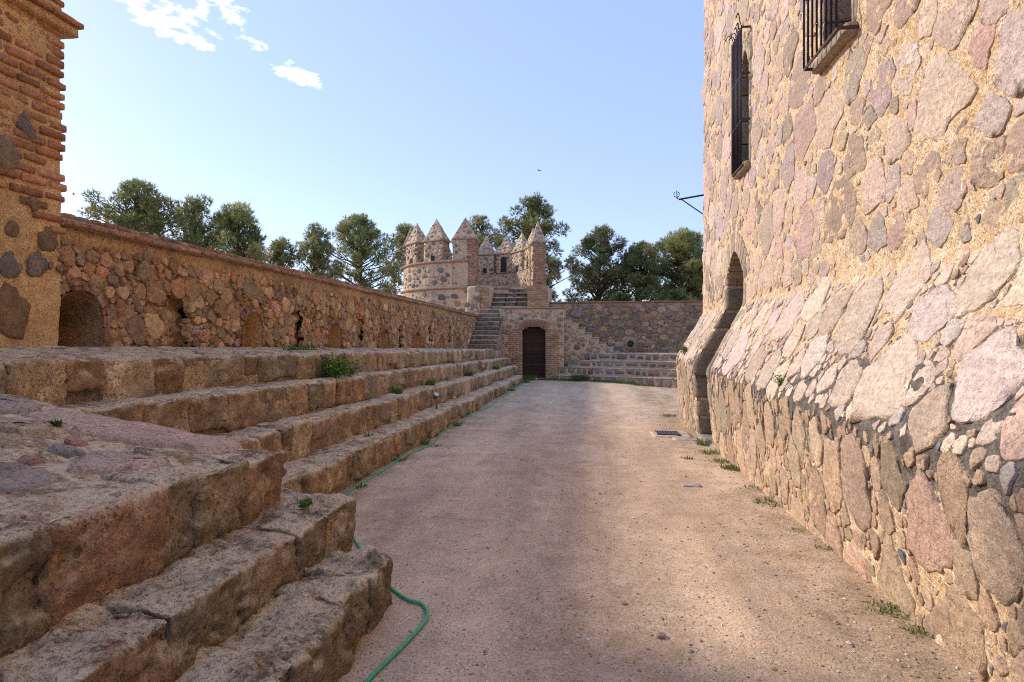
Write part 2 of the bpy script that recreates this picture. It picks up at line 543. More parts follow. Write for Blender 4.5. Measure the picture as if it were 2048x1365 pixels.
def mortar_mat(name, c1, c2, c3, grime=0.0, grime_col=(0.07, 0.06, 0.05), bump=0.8, zone=None, chips=0.5, moss=0.0, lichen=0.0):
    b = NB(name)
    n1 = b.noise(2.2, 5, 0.65); n2 = b.noise(17, 5, 0.7); n3 = b.noise(110, 2, 0.65)
    c = b.mix(b.rng(n1, 0.36, 0.64), c1, c2)
    c = b.mix(b.rng(n2, 0.42, 0.66), c, c3)
    c = b.mulv(c, b.rng(n3, 0.3, 0.7, 0.70, 1.28))
    h = b.math('ADD', b.math('MULTIPLY', n2, 0.6), b.math('MULTIPLY', n3, 0.18))
    if chips:
        vc = b.voro(38, out='Color'); vd = b.voro(38)
        cm = b.math('MULTIPLY', b.rng(vd, 0.28, 0.36, 1.0, 0.0), b.math('GREATER_THAN', b.sep(vc)[0], 0.72))
        cm = b.math('MULTIPLY', cm, chips)
        cc = b.mix(b.sep(vc)[1], (0.16, 0.13, 0.12), (0.55, 0.40, 0.32))
        c = b.mix(cm, c, cc)
    # pits
    pt = b.rng(b.noise(34, 3, 0.7), 0.58, 0.68)
    c = b.mulv(c, b.rng(pt, 0, 1, 1.0, 0.55)); h = b.math('SUBTRACT', h, b.math('MULTIPLY', pt, 0.4))
    if grime:
        g = b.rng(b.noise(1.5, 5, 0.7), 0.42, 0.56)
        if zone is not None:
            g = b.rng(b.math('ADD', b.noise(4.5, 6, 0.75), b.math('MULTIPLY', zone(b), 0.32)), 0.60, 0.68)
        g = b.math('MULTIPLY', g, grime, clamp=True)
        gc = b.mix(b.rng(n2, 0.4, 0.62), grime_col, tuple(min(1, 2.4 * x) for x in grime_col))
        c = b.mix(g, c, gc)
        c = b.mulv(c, b.rng(b.noise(75, 4, 0.75), 0.36, 0.64, 0.62, 1.42))
    if lichen:
        nzz = b.sep(b.nor)[2]
        lm = b.math('MULTIPLY', b.math('MULTIPLY', b.rng(b.noise(7, 6, 0.74), 0.42, 0.56), b.rng(nzz, 0.3, 0.9)), lichen)
        c = b.mix(lm, c, (0.80, 0.60, 0.38))
        om = b.math('MULTIPLY', b.rng(b.noise(8, 4, 0.7), 0.58, 0.66), b.rng(nzz, 0.3, 0.9, 0.2, 0.6))
        c = b.mix(om, c, (0.42, 0.27, 0.06))
        bs = b.math('MULTIPLY', b.rng(b.noise(45, 3, 0.7), 0.57, 0.65), 0.45)
        c = b.mix(bs, c, (0.06, 0.05, 0.045))
    if moss:
        mm = b.math('MULTIPLY', b.rng(b.noise(4, 6, 0.7), 0.54, 0.68), moss)
        c = b.mix(mm, c, (0.13, 0.11, 0.015))
    nb = b.bump(h, bump, 0.03)
    return b.done(c, nb)

def zone_keep(b):
    z = b.sep(b.pos)[2]; y = b.sep(b.pos)[1]
    wob = b.math('MULTIPLY', b.math('SUBTRACT', b.noise(1.7, 5, 0.6), 0.5), 1.0)
    d = b.math('ABSOLUTE', b.math('SUBTRACT', b.math('ADD', z, wob), 1.02))
    near = b.rng(y, 2.0, 10.5, 1.0, 0.45)
    return b.math('MULTIPLY', b.rng(d, 0.12, 0.62, 1.15, 0.0), near)
M['keep_mortar'] = mortar_mat('keep_mortar', (0.61, 0.42, 0.24), (0.53, 0.33, 0.155), (0.75, 0.60, 0.43), grime=0.95, grime_col=(0.075, 0.066, 0.058), bump=0.9, zone=zone_keep)
M['wall_mortar'] = mortar_mat('wall_mortar', (0.48, 0.285, 0.125), (0.36, 0.20, 0.085), (0.60, 0.39, 0.195), grime=0.4, grime_col=(0.07, 0.05, 0.035), bump=1.0)
M['step_mortar'] = mortar_mat('step_mortar', (0.46, 0.29, 0.145), (0.57, 0.39, 0.22), (0.32, 0.19, 0.10), grime=0.6, bump=1.0, moss=0.35, lichen=0.9)
M['plaster'] = mortar_mat('plaster', (0.60, 0.35, 0.135), (0.52, 0.28, 0.10), (0.66, 0.42, 0.20), grime=0.25, grime_col=(0.13, 0.08, 0.04), bump=0.7, chips=0.2)
M['far_mortar'] = mortar_mat('far_mortar', (0.62, 0.45, 0.28), (0.56, 0.38, 0.22), (0.68, 0.52, 0.36), grime=0.3, grime_col=(0.20, 0.15, 0.10), bump=0.6, chips=0.7)
M['dark_mortar'] = mortar_mat('dark_mortar', (0.46, 0.31, 0.18), (0.37, 0.24, 0.14), (0.54, 0.38, 0.23), grime=0.4, bump=0.8, chips=0.6)

def ground_mat():
    b = NB('courtyard_gravel')
    n1 = b.noise(0.55, 6, 0.62); n2 = b.noise(6, 5, 0.7); n3 = b.noise(60, 4, 0.7); n4 = b.noise(260, 2, 0.6)
    c = b.mix(b.rng(n1, 0.42, 0.60), (0.63, 0.44, 0.275), (0.54, 0.365, 0.22))
    c = b.mix(b.rng(n2, 0.42, 0.64), c, (0.66, 0.475, 0.32))
    c = b.mulv(c, b.rng(n3, 0.3, 0.7, 0.66, 1.32))
    c = b.mulv(c, b.rng(n4, 0.3, 0.7, 0.72, 1.28))
    st_ = b.noise(1.0, 5, 0.62, vec=b.vscale((1.5, 0.22, 1.0)))
    c = b.mulv(c, b.rng(st_, 0.36, 0.64, 0.80, 1.16))
    c = b.mulv(c, b.rng(b.noise(2.4, 6, 0.74), 0.36, 0.66, 1.10, 0.82))
    vc = b.voro(75, out='Color'); vd = b.voro(75)
    s = b.sep(vc)
    pm = b.math('MULTIPLY', b.rng(vd, 0.25, 0.40, 1.0, 0.0), b.math('GREATER_THAN', s[0], 0.80))
    pc = b.mix(s[1], (0.14, 0.11, 0.10), (0.60, 0.50, 0.44))
    c = b.mix(b.math('MULTIPLY', pm, 0.85), c, pc)
    # moss film along the feet of the walls
    p = b.sep(b.pos)
    wob = b.math('MULTIPLY', b.math('SUBTRACT', n2, 0.5), 1.2)
    mr = b.rng(b.math('ADD', p[0], wob), 0.95, 1.55)
    ml = b.rng(b.math('ADD', p[0], wob), -1.75, -2.3)
    mm = b.math('MULTIPLY', b.math('MAXIMUM', mr, ml), b.rng(b.noise(2.2, 7, 0.7), 0.44, 0.62))
    mm = b.math('MULTIPLY', mm, b.rng(b.noise(45, 4, 0.7), 0.36, 0.60))
    c = b.mix(b.math('MULTIPLY', mm, 0.85), c, (0.15, 0.115, 0.025))
    h = b.math('ADD', b.math('MULTIPLY', n2, 0.4), b.math('ADD', b.math('MULTIPLY', n3, 0.5), b.math('MULTIPLY', pm, 0.4)))
    return b.done(c, b.bump(h, 0.8, 0.02))
M['ground'] = ground_mat()

def simple_mat(name, col, rough=0.6, metal=0.0, var=0.25, scale=20, bump=0.2, use_attr=False):
    b = NB(name)
    n = b.noise(scale, 5, 0.6)
    if use_attr: base = b.attr()
    else:
        rgb = b.n.new('ShaderNodeRGB'); rgb.outputs[0].default_value = (*col, 1); base = rgb.outputs[0]
    c = b.mulv(base, b.rng(n, 0.3, 0.7, 1 - var, 1 + var))
    b.b.inputs['Metallic'].default_value = metal
    return b.done(c, b.bump(n, bump, 0.01), rough)
M['iron'] = simple_mat('wrought_iron', (0.035, 0.028, 0.035), 0.55, 0.4, 0.35, 40)
M['rusty_iron'] = simple_mat('rusty_iron', (0.085, 0.05, 0.035), 0.7, 0.2, 0.4, 40)
M['dark'] = simple_mat('dark_shutter', (0.035, 0.028, 0.024), 0.8)
M['hose'] = simple_mat('green_rubber', (0.07, 0.42, 0.19), 0.45, 0, 0.15, 30, 0.1)
M['pebble'] = simple_mat('pebble', (1, 1, 1), 0.85, 0, 0.25, 60, 0.3, True)
M['bark'] = simple_mat('bark', (0.11, 0.085, 0.065), 0.95, 0, 0.45, 12, 0.8)
M['lamp_metal'] = simple_mat('lamp_metal', (0.16, 0.16, 0.18), 0.4, 0.5, 0.1)
M['lamp_glass'] = simple_mat('lamp_glass', (0.55, 0.58, 0.62), 0.15, 0.0, 0.05)
M['bird'] = simple_mat('bird_feather', (0.05, 0.04, 0.04), 0.7)

def wood_mat():
    b = NB('door_wood')
    n = b.noise(5, 7, 0.65, 0.6, vec=b.vscale((1.0, 1.0, 8.0)))
    n2 = b.noise(60, 4)
    base = b.attr()
    c = b.mulv(b.mulv(base, b.rng(n, 0.35, 0.65, 0.6, 1.4)), b.rng(n2, 0.3, 0.7, 0.8, 1.2))
    return b.done(c, b.bump(n, 0.5, 0.01), 0.65)
M['wood'] = wood_mat()

def leaf_mat(name, trans=0.35):
    b = NB(name)
    base = b.attr()
    n = b.noise(1.6, 4)
    c = b.mulv(base, b.rng(n, 0.3, 0.7, 0.65, 1.4))
    b.b.inputs['Roughness'].default_value = 0.6
    tr = b.n.new('ShaderNodeBsdfTranslucent'); b.l.new(c, tr.inputs['Color'])
    mx = b.n.new('ShaderNodeMixShader'); mx.inputs[0].default_value = trans
    out = b.n['Material Output']
    b.l.new(c, b.b.inputs['Base Color'])
    b.l.new(b.b.outputs[0], mx.inputs[1]); b.l.new(tr.outputs[0], mx.inputs[2]); b.l.new(mx.outputs[0], out.inputs['Surface'])
    return b.m
M['needles'] = leaf_mat('pine_needles', 0.5)
M['leaf'] = leaf_mat('weed_leaf', 0.35)

# ------------------------------------------------------------------ ground
def ground_z(x, y):
    p = np.stack([x, y, np.zeros_like(x)], 1)
    z = fbm(p * 0.9, 3, 3) * 0.022 + fbm(p * 5, 3, 5) * 0.006
    z = z - 0.13 * np.exp(-(((x - 2.9) / 1.6) ** 2 + ((y - 20.6) / 2.2) ** 2))
    return z
gx = np.concatenate([[-900, -200, -60, -25, -12, -7], np.arange(-5, 5.01, 0.1), [8, 14, 30, 80, 250, 900]])
gy = np.concatenate([[-600, -120, -30, -8], spaced(-4, 26, lambda y: 0.08 if y < 8 else 0.2), [30, 40, 60, 120, 300, 900, 3000]])
V, F = grid(gx, gy, lambda u, v: np.stack([u, v, ground_z(u, v)], 1))
g = obj('ground', V, F, M['ground'], origin=(0, 0, 0)); g['kind'] = 'structure'; g['label'] = 'sandy gravel courtyard ground'
acc = Acc()
rg = np.random.default_rng(5)
icoV = np.array([(0,0,1),(.9,0,.1),(.28,.85,.15),(-.72,.53,.1),(-.72,-.53,.05),(.28,-.85,.1),(0,0,-.6)], float)
icoF = [(0,1,2),(0,2,3),(0,3,4),(0,4,5),(0,5,1),(6,2,1),(6,3,2),(6,4,3),(6,5,4),(6,1,5)]
pal_p = [(3, (0.34, 0.25, 0.20)), (2, (0.55, 0.47, 0.40)), (0.7, (0.20, 0.16, 0.14)), (1.2, (0.42, 0.21, 0.13)), (0.8, (0.70, 0.64, 0.58)), (0.7, (0.2, 0.2, 0.24))]
PN = 8000
py_ = 1.6 + 11 * rg.random(PN) ** 1.9; px_ = rg.uniform(-2.4, 1.72, PN)
px_ = np.where(rg.random(PN) < 0.2, 1.72 - np.abs(rg.normal(0, 0.5, PN)), px_)
pz_ = ground_z(px_, py_)
for i in range(PN):
    x, y = px_[i], py_[i]
    if y < 3.4 and x < -1.05: continue
    r = 0.003 + 0.0075 * rg.random() ** 2.8 + (0.011 if rg.random() < 0.006 else 0)
    a = rg.uniform(0, 6.28); ca, sa = math.cos(a), math.sin(a)
    S = icoV * (1 + rg.uniform(-.25, .25, (7, 1))) * np.array([r * rg.uniform(1, 1.7), r, r * rg.uniform(.5, .8)])
    S = np.stack([S[:, 0] * ca - S[:, 1] * sa + x, S[:, 0] * sa + S[:, 1] * ca + y, S[:, 2] + pz_[i] + r * 0.15], 1)
    acc.add(S, icoF, pick(pal_p, R))
gr = acc.build('gravel', M['pebble'], origin=(0, 0, 0), smooth=False); tag(gr, 'loose small pebbles scattered over the sandy courtyard', 'gravel', kind='stuff')

# ------------------------------------------------------------------ the keep on the right
KEEP_Y0, KEEP_Y1 = -1.5, 11.25
DOOR_Y0, DOOR_Y1 = 8.36, 9.32
Z_TOP = EH + 0.54
def keep_zb(y):
    return EH + np.clip(-0.55 + (y - 2.8) * 0.029, -0.57, -0.30)
def keep_prof_raw(y, v):
    zb = keep_zb(y)
    X = np.where(v < 1.0, 1.74 - 0.09 * v, np.where(v < 2.2, 1.65 + 0.50 * (v - 1.0) / 1.2, 2.15 + 0.006 * (v - 2.2)))
    Z = np.where(v < 1.0, -0.1 + v * (zb + 0.1), np.where(v < 2.2, zb + (Z_TOP - zb) * (v - 1.0) / 1.2, Z_TOP + (v - 2.2)))
    return X, Z
def keep_prof(y, v):
    X = 0; Z = 0
    for o in (-0.04, -0.02, 0, 0.02, 0.04):
        a, b = keep_prof_raw(y, np.maximum(v + o, 0)); X = X + a; Z = Z + b
    return X / 5, Z / 5
def keep_map(y, v, h):
    y = np.asarray(y, float); v = np.asarray(v, float)
    X, Z = keep_prof(y, v)
    X1, Z1 = keep_prof(y, v + 0.03); X0, Z0 = keep_prof(y, v - 0.03)
    tx, tz = X1 - X0, Z1 - Z0; L = np.hypot(tx, tz) + 1e-9
    return np.stack([X - tz / L * h, y, Z + tx / L * h], 1)
def v_of_z(z):              # upper wall only
    return 2.2 + (z - Z_TOP)
def x_front(y, z):          # front face X at height z
    zb = float(keep_zb(np.array([y]))[0])
    if z < zb: return 1.74 - 0.09 * max(z, 0) / zb
    if z < Z_TOP: return 1.65 + 0.5 * (z - zb) / (Z_TOP - zb)
    return 2.15 + 0.006 * (z - Z_TOP)
def arch_top(y, y0, y1, zs, rise):
    t = np.abs((y - (y0 + y1) / 2) / ((y1 - y0) / 2))
    return np.where(t < 1, zs + rise * (1 - np.clip(t, 0, 1) ** 1.7), -9)
DOOR_SPR, DOOR_RISE = EH + 0.98, 0.36
WINS = [dict(y0=8.13, y1=8.56, z0=EH + 2.46, zs=EH + 3.80, rise=0.28, gy0=8.06, gy1=8.60, gz1=EH + 4.27, out=0.12, top=True),
        dict(y0=5.06, y1=5.62, z0=EH + 2.62, zs=EH + 4.10, rise=0.30, gy0=4.95, gy1=5.68, gz1=EH + 4.55, out=0.17, top=False)]

keep = thing('stone_keep', (4.5, 5, 0), 'massive pink and grey rubble stone keep with sloping battered base and barred windows', 'building')
def keep_keep(y, v):
    X, Z = keep_prof(y, v)
    m = (y > DOOR_Y0) & (y < DOOR_Y1) & (Z < arch_top(y, DOOR_Y0, DOOR_Y1, DOOR_SPR, DOOR_RISE))
    for w in WINS:
        m |= (y > w['y0']) & (y < w['y1']) & (Z > w['z0']) & (Z < arch_top(y, w['y0'], w['y1'], w['zs'], w['rise']))
    return ~m
def keep_core(y, v):
    P0 = keep_map(y, v, np.zeros_like(y))
    d = fbm(P0 * 3.0, 4, 21) * 0.012 + fbm(P0 * 11, 4, 22) * 0.020 - 0.002
    d = d - 0.006 * np.exp(-((v - 0.95) / 0.35) ** 2)
    return keep_map(y, v, d)
ys = spaced(KEEP_Y0, KEEP_Y1, lambda y: 0.10 if y < 1.5 else (0.022 if y < 5 else 0.04), [DOOR_Y0, DOOR_Y1] + [w[k] for w in WINS for k in ('y0', 'y1')])
vs = spaced(0, 9.6, lambda v: 0.024 if v < 3.2 else (0.04 if v < 6.5 else 0.12), [v_of_z(w['z0']) for w in WINS])
V, F = grid(ys, vs, keep_core, keep_keep)
F = F[:, ::-1]
n0 = len(V)
# solid body behind the face: end returns, back and roof
bx, bf = box((3.0, KEEP_Y0 + 0.05, -0.1), (9.0, KEEP_Y1 - 0.05, Z_TOP + 7.3))
col_idx = len(vs)
def end_cap(iy):
    e = V[iy * col_idx:(iy + 1) * col_idx]
    b = e.copy(); b[:, 0] = 3.6
    q = np.concatenate([e, b]); n = len(e)
    return q, [(i, i + 1, n + i + 1, n + i) for i in range(n - 1)]
c0, f0 = end_cap(0); c1, f1 = end_cap(len(ys) - 1)
VV = np.concatenate([V, bx, c0, c1])
FF = F.tolist() + [tuple(i + n0 for i in f) for f in bf] + [tuple(i + n0 + 8 for i in f) for f in f0] + [tuple(i + n0 + 8 + len(c0) for i in f) for f in f1]
kw = obj('wall', VV, FF, M['keep_mortar'], keep)

pal_up = [(3, (0.578, 0.416, 0.330)), (2.2, (0.490, 0.372, 0.330)), (1.6, (0.558, 0.393, 0.317)), (2.2, (0.524, 0.389, 0.283)), (1.5, (0.429, 0.321, 0.232)),
          (0.9, (0.374, 0.294, 0.225)), (1.4, (0.633, 0.505, 0.415)), (0.3, (0.524, 0.335, 0.259))]
pal_bat = [(3.5, (0.663, 0.497, 0.382)), (2, (0.693, 0.535, 0.416)), (1.4, (0.587, 0.468, 0.402)), (1, (0.625, 0.445, 0.332)), (0.5, (0.511, 0.385, 0.285))]  # pale pink stone; the skylight on the slope is painted in as extra lightness
pal_base = [(3, (0.511, 0.351, 0.228)), (2.4, (0.484, 0.336, 0.232)), (1.2, (0.433, 0.311, 0.203)), (0.5, (0.369, 0.280, 0.195)), (1.4, (0.543, 0.389, 0.263))]  # tan ochre stone, painted darker as the upright face gets less skylight
def near_open(y, v, m):
    X, Z = keep_prof(np.array([y]), np.array([v])); z = float(Z[0])
    if DOOR_Y0 - 0.12 - m < y < DOOR_Y1 + 0.12 + m and z < DOOR_SPR + 0.62 + m: return True
    for w in WINS:
        if w['y0'] - 0.12 - m < y < w['y1'] + 0.12 + m and w['z0'] - 0.12 - m < z < w['zs'] + w['rise'] + 0.15 + m: return True
    return False
Y0S = 1.0
def av_up(u, v, r):
    y = Y0S + u; vv = 2.22 + v
    if v < r * 0.85: return True
    if 0.62 * y + 1.2 < v: return True
    return near_open(y, vv, r * 0.7)
st_up = rubble(10.2, 7.0, (0.27, 0.20, 0.14, 0.09, 0.055, 0.03), (200, 900, 1500, 2000, 2200, 1800), 0.010, 26, 1.0, 1.4, 1, av_up, 0.07, touch=0.74)
def av_bat(u, v, r):
    y = Y0S + u
    if v < r * 0.8 - 0.01 or v > 1.19 - r * 0.75: return True
    return DOOR_Y0 - 0.2 - r < y < DOOR_Y1 + 0.2 + r
st_bat = rubble(10.2, 1.2, (0.29, 0.20, 0.13, 0.075, 0.05, 0.03), (140, 260, 360, 800, 1600, 2200), 0.008, 26, 0.85, 1.4, 2, av_bat, 0.06, touch=0.74)
def av_base(u, v, r):
    y = Y0S + u
    if v > 1.0 - r * 0.8: return True
    return DOOR_Y0 - 0.2 - r < y < DOOR_Y1 + 0.2 + r
st_base = rubble(10.2, 1.0, (0.25, 0.18, 0.12, 0.07, 0.05, 0.03), (140, 260, 360, 800, 1600, 2200), 0.008, 26, 0.72, 1.4, 3, av_base, 0.06, touch=0.74)
allst = [(s[0] + Y0S, s[1] + 2.22, s[2] + np.array([Y0S, 2.22]), s[3]) for s in st_up] + \
        [(s[0] + Y0S, s[1] + 1.0, s[2] + np.array([Y0S, 1.0]), s[3]) for s in st_bat] + \
        [(s[0] + Y0S, s[1], s[2] + np.array([Y0S, 0]), s[3]) for s in st_base]
rk = random.Random(77)
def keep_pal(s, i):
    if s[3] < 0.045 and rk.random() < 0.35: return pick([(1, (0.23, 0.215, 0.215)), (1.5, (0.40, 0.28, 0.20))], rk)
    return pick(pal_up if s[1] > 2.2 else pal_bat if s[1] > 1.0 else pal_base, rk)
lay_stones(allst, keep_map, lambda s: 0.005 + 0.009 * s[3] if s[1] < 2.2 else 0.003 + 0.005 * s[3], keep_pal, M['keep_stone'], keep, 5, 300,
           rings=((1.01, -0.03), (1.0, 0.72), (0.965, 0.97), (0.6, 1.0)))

# dressed blocks of the doorway slot, following the battered profile
rj = random.Random(4)
def jamb_block(ya, yb, z0, z1, proud, seed):
    L = 1.0
    P, F = rough_block((0, ya, z0), (L, yb, z1), 0.035, 0.014, 0.055, seed, 5)
    X = np.array([x_front(ya, z) for z in P[:, 2]])
    P2 = P.copy(); P2[:, 0] = X - proud + P[:, 0] * (3.05 - X)
    return P2, F
z = 0.0; k = 0
while z < DOOR_SPR + 0.1:
    hgt = rj.uniform(0.27, 0.42); z1 = min(z + hgt, DOOR_SPR + 0.16)
    if z1 - z > 0.1:
        c = pick([(1, (0.31, 0.24, 0.17)), (1, (0.26, 0.205, 0.15)), (0.6, (0.36, 0.28, 0.2))], rj)
        P, F = jamb_block(DOOR_Y1 - 0.012, DOOR_Y1 + rj.uniform(0.10, 0.24), z + 0.012, z1 - 0.012, 0.016, k)
        obj('jamb_stone', P, F, M['ashlar'], keep, c)
        c2 = pick([(1, (0.42, 0.33, 0.24)), (1, (0.33, 0.27, 0.21))], rj)
        P, F = jamb_block(DOOR_Y0 - rj.uniform(0.10, 0.22), DOOR_Y0 + 0.012, z + 0.012, z1 - 0.012, 0.014, k + 50)
        obj('jamb_stone', P, F, M['ashlar'], keep, c2)
    z = z1; k += 1
a = Acc()
for yy in (DOOR_Y1 + 0.004, DOOR_Y0 - 0.004):           # mortar bed of the jambs
    zz = np.linspace(0, DOOR_SPR + 0.3, 24)
    e = np.array([(x_front(yy, q) + 0.02, yy, q) for q in zz]); b2 = e.copy(); b2[:, 0] = 3.2
    q = np.concatenate([e, b2]); n = len(e)
    a.add(q, [(i, i + 1, n + i + 1, n + i) for i in range(n - 1)])
a.build('jamb_bed', M['keep_mortar'], keep)
def arch_ring(y0, y1, zs, rise, depth_x0, depth_x1, thick, n, mat, parent, pal, rnd, name='voussoir', proud=0.012):
    ts = np.linspace(-1, 1, n + 1); ym = (y0 + y1) / 2; hw = (y1 - y0) / 2
    for i in range(n):
        q = []
        for j, t in enumerate(np.linspace(ts[i] + 0.012, ts[i + 1] - 0.012, 3)):
            ya = ym + hw * t; za = zs + rise * (1 - abs(t) ** 1.7)
            yo = ym + (hw + thick * 0.75) * t; zo = zs + thick + rise * (1 - abs(t) ** 1.7) * 1.05 - 0.25 * thick * abs(t)
            q.append((ya, za, yo, zo))
        V = []
        for x in (depth_x0 - proud, depth_x1):
            for (ya, za, yo, zo) in q: V.append((x, ya, za))
            for (ya, za, yo, zo) in q[::-1]: V.append((x, yo, zo))
        m = 6
        F = [tuple(range(m)), tuple(range(2 * m - 1, m - 1, -1))] + [(k, k + m, (k + 1) % m + m, (k + 1) % m) for k in range(m)]
        o = obj(name, np.array(V), F, mat, parent, pick(pal, rnd), False)
        bv = o.modifiers.new('bevel', 'BEVEL'); bv.width = 0.008; bv.segments = 2
pal_ash = [(2, (0.44, 0.34, 0.24)), (1, (0.36, 0.29, 0.22)), (1, (0.50, 0.38, 0.26))]
arch_ring(DOOR_Y0, DOOR_Y1, DOOR_SPR, DOOR_RISE, 2.15, 2.75, 0.30, 11, M['ashlar'], keep, pal_ash, rj)
# timber door at the back of the slot
kd = obj('door', *box((2.86, DOOR_Y0 - 0.05, 0.0), (2.92, DOOR_Y1 + 0.05, DOOR_SPR + 0.6)), M['wood'], keep, (0.07, 0.045, 0.032), False)
for i in range(5):
    y0 = DOOR_Y0 + i * (DOOR_Y1 - DOOR_Y0) / 5
    obj('plank', *box((2.83, y0 + 0.006, 0.02), (2.862, y0 + (DOOR_Y1 - DOOR_Y0) / 5 - 0.006, DOOR_SPR + 0.5)), M['wood'], kd, pick([(1, (0.075, 0.048, 0.034))], rj), False)
obj('threshold', *rough_block((1.70, DOOR_Y0 - 0.25, -0.05), (2.9, DOOR_Y1 + 0.2, 0.045), 0.03, 0.02, 0.06, 71), M['ashlar'], keep, (0.33, 0.29, 0.25))

# barred windows
for wi, w in enumerate(WINS):
    xw = 2.16 + 0.006 * (w['z0'] - Z_TOP)
    y0, y1, z0, zs, rise = w['y0'], w['y1'], w['z0'], w['zs'], w['rise']
    win = obj('window', *box((xw + 0.42, y0 - 0.05, z0 - 0.05), (xw + 0.46, y1 + 0.05, zs + rise + 0.05)), M['dark'], keep, (1, 1, 1), False)
    # reveal blocks, both sides
    z = z0
    while z < zs + rise * 0.6:
        z1 = z + rj.uniform(0.26, 0.40)
        for (ya, yb) in ((y0 - rj.uniform(0.09, 0.15), y0 + 0.006), (y1 - 0.006, y1 + rj.uniform(0.09, 0.15))):
            P, F = rough_block((xw - 0.014, ya, z + 0.008), (xw + 0.45, yb, z1 - 0.008), 0.012, 0.006, 0.05, int(z * 100), 8)
            obj('jamb_stone', P, F, M['ashlar'], win, pick([(1, (0.33, 0.27, 0.21)), (1, (0.27, 0.225, 0.185)), (1, (0.42, 0.34, 0.26))], rj))
        z = z1
    arch_ring(y0, y1, zs, rise, xw - 0.005, xw + 0.45, 0.13, 5, M['ashlar'], win, pal_ash, rj)
    obj('sill', *rough_block((xw - 0.10, y0 - 0.10, z0 - 0.105), (xw + 0.45, y1 + 0.10, z0 - 0.004), 0.025, 0.010, 0.04, 5 + wi, 6), M['ashlar'], win, (0.36, 0.28, 0.20))
    gy0, gy1, gz0, gz1, o = w['gy0'], w['gy1'], z0 - 0.06, w['gz1'], w['out']
    xo = xw - o
    grl = None
    for zz in np.linspace(gz0, gz1, 4):
        q = np.array([(xw + 0.04, gy0), (xo, gy0), (xo, gy1), (xw + 0.04, gy1)]); qi = np.array([(xw + 0.04, gy0 + 0.014), (xo + 0.014, gy0 + 0.014), (xo + 0.014, gy1 - 0.014), (xw + 0.04, gy1 - 0.014)])
        V = [(x, y, zz + dz) for dz in (-0.013, 0.013) for ring in (q, qi) for (x, y) in ring]
        F = []
        for i in range(3):
            F += [(i, i + 1, i + 9, i + 8), (i + 5, i + 4, i + 12, i + 13), (i + 8, i + 9, i + 13, i + 12), (i + 1, i, i + 4, i + 5)]
        F += [(0, 8, 12, 4), (3, 7, 15, 11)]
        if grl is None: grl = obj('window_grille', V, F, M['rusty_iron'], keep, (1, 1, 1), False)
        else: obj('band', V, F, M['rusty_iron'], grl, (1, 1, 1), False)
    nb = 8
    for i in range(nb):
        yy = gy0 + 0.012 + (gy1 - gy0 - 0.024) * i / (nb - 1)
        obj('bar', *tube([(xo, yy, gz0 + 0.01), (xo, yy, (gz0 + gz1) / 2), (xo, yy, gz1 + 0.03)], 0.0095, 6), M['iron'], grl)
    if w['top']:
        for i in range(6):                                   # curled finials along the top band
            yy = gy0 + 0.02 + (gy1 - gy0 - 0.04) * i / 5
            big = 1.7 if i in (0, 5) else 1.0
            t = np.linspace(0, 4.2, 16); rr = 0.055 * big * (1 - t / 7.0)
            sg = -1 if i < 3 else 1
            pts = np.stack([np.full(16, xo - 0.0) - 0.05 * big * np.sin(t / 4.2 * 1.5), yy + sg * (0.03 * big - rr * np.cos(t)) * 0.8, gz1 + 0.035 * big + rr * np.sin(t) + 0.012 * t * big], 1)
            obj('finial', *tube(pts, 0.0075, 5), M['iron'], grl)

# wrought iron bracket standing out from the far corner
br = thing('wall_bracket', (2.2, 11.32, EH + 2.42), 'black wrought iron bracket with a forked tip on the keep corner', 'bracket')
by = 11.33; bz = EH + 2.78
obj('arm', *tube([(2.25, by, bz + 0.05), (1.98, by, bz + 0.01), (1.72, by, bz - 0.03)], 0.017, 6), M['iron'], br)
obj('brace', *tube([(2.22, by, bz - 0.36), (2.0, by, bz - 0.2), (1.77, by, bz - 0.03)], 0.011, 6), M['iron'], br)
obj('fork', *tube([(1.75, by, bz - 0.03), (1.69, by, bz - 0.01), (1.68, by, bz + 0.14)], 0.010, 6), M['iron'], br)
for s in (-1, 1):
    obj('prong', *tube([(1.68, by, bz + 0.01), (1.68 + s * 0.045, by, bz + 0.03), (1.68 + s * 0.055, by, bz + 0.08), (1.68 + s * 0.03, by, bz + 0.115)], 0.008, 5), M['iron'], br)

# ------------------------------------------------------------------ parapet wall on the left
WX = -4.5
WY0, WY1 = 4.28, 22.6
def ter_z(y): return EH + np.interp(y, [3, 21], [-0.025, -0.255])      # terrace at the wall foot
PAR_TOP = EH + 1.0
NICHES = [(4.27, 4.72, 0.50), (6.89, 7.32, 0.48), (9.36, 9.84, 0.46), (11.8, 12.3, 0.43), (14.16, 14.75, 0.44), (16.7, 17.2, 0.43), (19.1, 19.55, 0.42)]
SLOTS = [(5.60, 5.86, 0.02, 0.50), (8.17, 8.42, 0.0, 0.50), (10.6, 10.94, 0.0, 0.44), (13.1, 13.35, 0.0, 0.42), (15.5, 15.8, 0.1, 0.45), (17.9, 18.2, 0.05, 0.5)]
par = thing('parapet_wall', (WX - 0.3, 13.4, EH - 0.2), 'long dark rubble parapet wall with brick coping and small arched openings', 'wall')
def par_map(u, v, h):
    u = np.asarray(u, float); z0 = ter_z(u)
    z = z0 - 0.06 + v * (PAR_TOP - z0 + 0.06)
    return np.stack([WX + h + 0.02 * np.sin(u * 0.9), u, z], 1)
def par_core(u, v):
    P0 = par_map(u, v, np.zeros_like(u))
    d = fbm(P0 * 4, 4, 31) * 0.040 + fbm(P0 * 13, 4, 32) * 0.040
    d = np.where(v > 0.90, 0.012 + d * 0.25, d)
    d = d - 0.02 * np.exp(-((v - 0.05) / 0.05) ** 2)
    return par_map(u, v, d)
